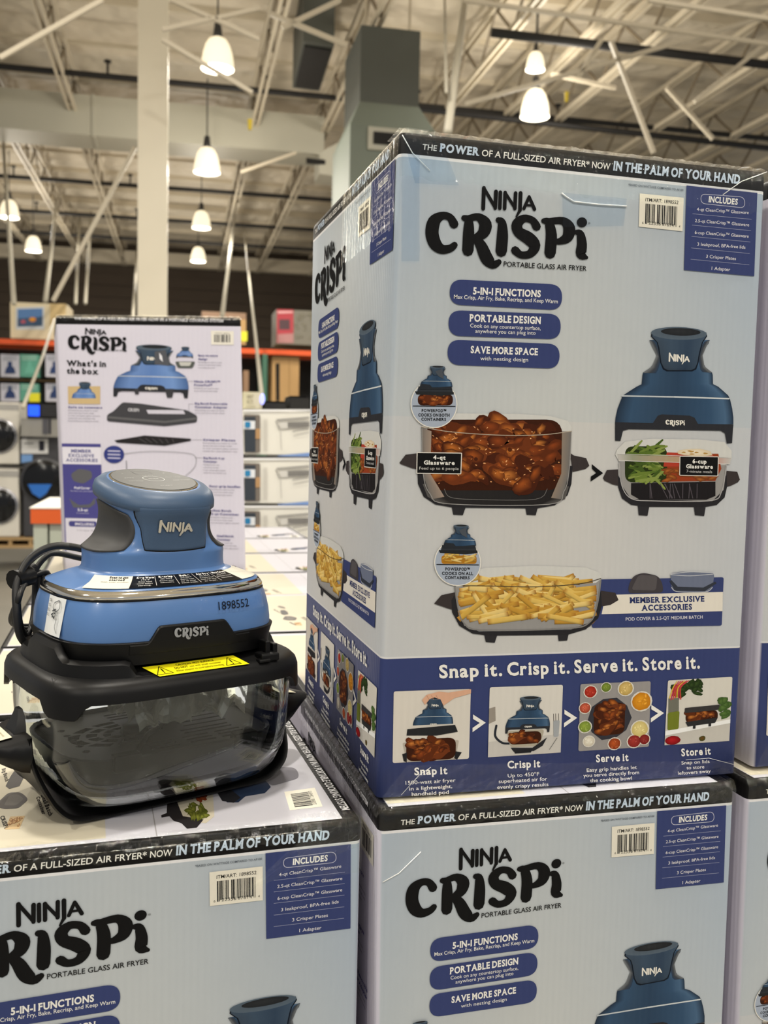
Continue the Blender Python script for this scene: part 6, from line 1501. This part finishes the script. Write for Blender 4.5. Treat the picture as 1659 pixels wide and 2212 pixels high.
for k, (y0, y1) in enumerate(((1161, 1167), (1178, 1184))): hbox('deck_board', (-40, y0), (130, y1), WD - .02, .8, M_WOOD, root=r)
for x in (-30, 18, 62): hbox('pallet_block', (x, 1167), (x + 8, 1178), WD, .7, M_WOOD, root=r)
# orange-banded cardboard display
DD = 5.0
r = hroot('display_bin', 100, 1215, DD, 'white-topped display bin with orange band on pale grey-green legs', 'display'); 
a = hdep(66, 1097, DD); b = hdep(230, 1097, DD); c_ = hdep(66, 1131, DD)
m = MB(); m.box((a.x, DD, c_.z), (b.x, DD + .75, a.z - .004)); m.v = [H(*v) - r.location for v in m.v]; m.build('orange_band', ccol('orange_card', (214, 92, 34)), r)
m = MB(); m.box((a.x - .005, DD - .005, a.z - .004), (b.x + .01, DD + .76, a.z + .002)); m.v = [H(*v) - r.location for v in m.v]; m.build('bin_top', M_CARD, r)
mg = ccol('grey_green_card', (176, 182, 168)); lo = FZ
m = MB(); m.box((a.x + .01, DD + .02, lo), (a.x + .075, DD + .7, c_.z)); m.v = [H(*v) - r.location for v in m.v]; m.build('bin_leg', mg, r)
m = MB(); m.box((a.x + .085, DD + .03, lo), (b.x, DD + .7, c_.z)); m.v = [H(*v) - r.location for v in m.v]; m.build('bin_wall', mg, r)
# stacked long white cartons behind the receding tops
BD = 4.25
x0, x1 = 526, 800
for k, (y0, y1, s) in enumerate(((884, 986, 'top of the stack'), (989, 1089, 'second from the top'), (1092, 1192, 'third from the top'))):
    r = hroot('long_carton', 600, y1, BD, 'long white appliance carton with blue edge and line drawings, ' + s, 'box', 'stack of long white cartons')
    hbox('carton', (x0 - 60, y0), (x1, y1), BD, .5, M_CARD, root=r, bevel=.003)
    A = Art(); dy = y0 - 884
    A.poly(rounded([(526, 895 + dy), (562, 896 + dy), (562, 978 + dy), (528, 978 + dy)], 4), (120, 112, 104), 1); A.poly([(528, 900 + dy), (552, 900 + dy), (552, 976 + dy), (528, 976 + dy)], (60, 66, 74), 1.5)
    A.poly([(526, 909 + dy), (551, 909 + dy), (551, 927 + dy), (526, 927 + dy)], (222, 226, 230), 2); A.poly(rounded([(529, 911 + dy), (541, 911 + dy), (541, 924 + dy), (529, 924 + dy)], 3), (52, 128, 176), 3)
    A.poly([(552, 926 + dy), (562, 926 + dy), (562, 948 + dy), (552, 948 + dy)], (176, 140, 100), 2)
    for i in range(4): A.line((570 + i * 2.4, 905 + dy), (570 + i * 2.4, 975 + dy), .9, (186, 182, 176), 1)
    A.poly([(596, 906 + dy), (668, 900 + dy), (668, 904 + dy), (600, 910 + dy)], (150, 148, 144), 1); A.poly([(604, 912 + dy), (668, 910 + dy), (668, 922 + dy), (606, 926 + dy)], (206, 204, 198), 1)
    for i in range(4): A.line((622, 913 + i * 3 + dy), (668, 912 + i * 3 + dy), 1.5, (110, 108, 106), 2)
    A.line((596, 910 + dy), (604, 928 + dy), 2, (140, 138, 134), 2); A.line((632, 932 + dy), (666, 926 + dy), 2, (150, 148, 144), 2); A.line((634, 942 + dy), (668, 934 + dy), 1.4, (160, 158, 154), 2); A.line((606, 930 + dy), (608, 972 + dy), 1.2, (170, 168, 164), 2)
    A.poly([(600, 984 + dy), (668, 978 + dy), (700, 976 + dy), (700, 986 + dy), (600, 986 + dy)], (120, 150, 204), 1)
    A.poly([(x0, 884.3 + dy), (x1, 884.3 + dy), (x1, 887 + dy), (x0, 889 + dy)], (232, 232, 232), 1)
    hart('carton_print', A, BD, r)
r = hroot('small_display_box', 545, 884, BD + .1, 'small beige box with faint writing standing on the white cartons', 'box'); hbox('carton', (526, 846), (566, 883.5), BD + .1, .2, ccol('beige_card', (196, 190, 158)), root=r)
A = Art(); A.text('VENT', (533, 860), (548, 860), 7, (120, 112, 92), 1, None, 'sans', .01); A.text('KIT', (534, 872), (547, 872), 8, (130, 122, 100), 1); A.line((532, 879), (552, 879), 1, (140, 132, 110), 1); hart('faint_print', Art() if False else A, BD + .1, r)
m = MB(); c_ = hdep(567, 862, BD + .05); m.loft([[V(H(c_.x + .010 * math.cos(t) * k_, BD + y_, c_.z + .024 * math.sin(t) * k_)) for t in ring_th(24)] for k_, y_ in ((1, .08), (1, .04), (.8, .03))])
tag(m.build('night_light', mat('blue_white_glow', (170, 176, 255), .3, emit=(150, 156, 255), estr=1.3), None, auto=.6), 'small oval glowing blue-white light beside the beige box', 'light')
for x0_, x1_, y0_, s in ((572, 618, 868, 'lower black speaker box on the white cartons'), (627, 668, 857, 'taller black speaker box beside the big carton')):
    r = hroot('black_box', (x0_ + x1_) / 2, 884, BD + .1, s, 'box'); hbox('carton', (x0_, y0_), (x1_, 883.5), BD + .1, .25, M_DARK, root=r, bevel=.004); hbox('box_lid', (x0_ - .5, y0_ - 2), (x1_ + .5, y0_), BD + .095, .26, M_BLKG, root=r)
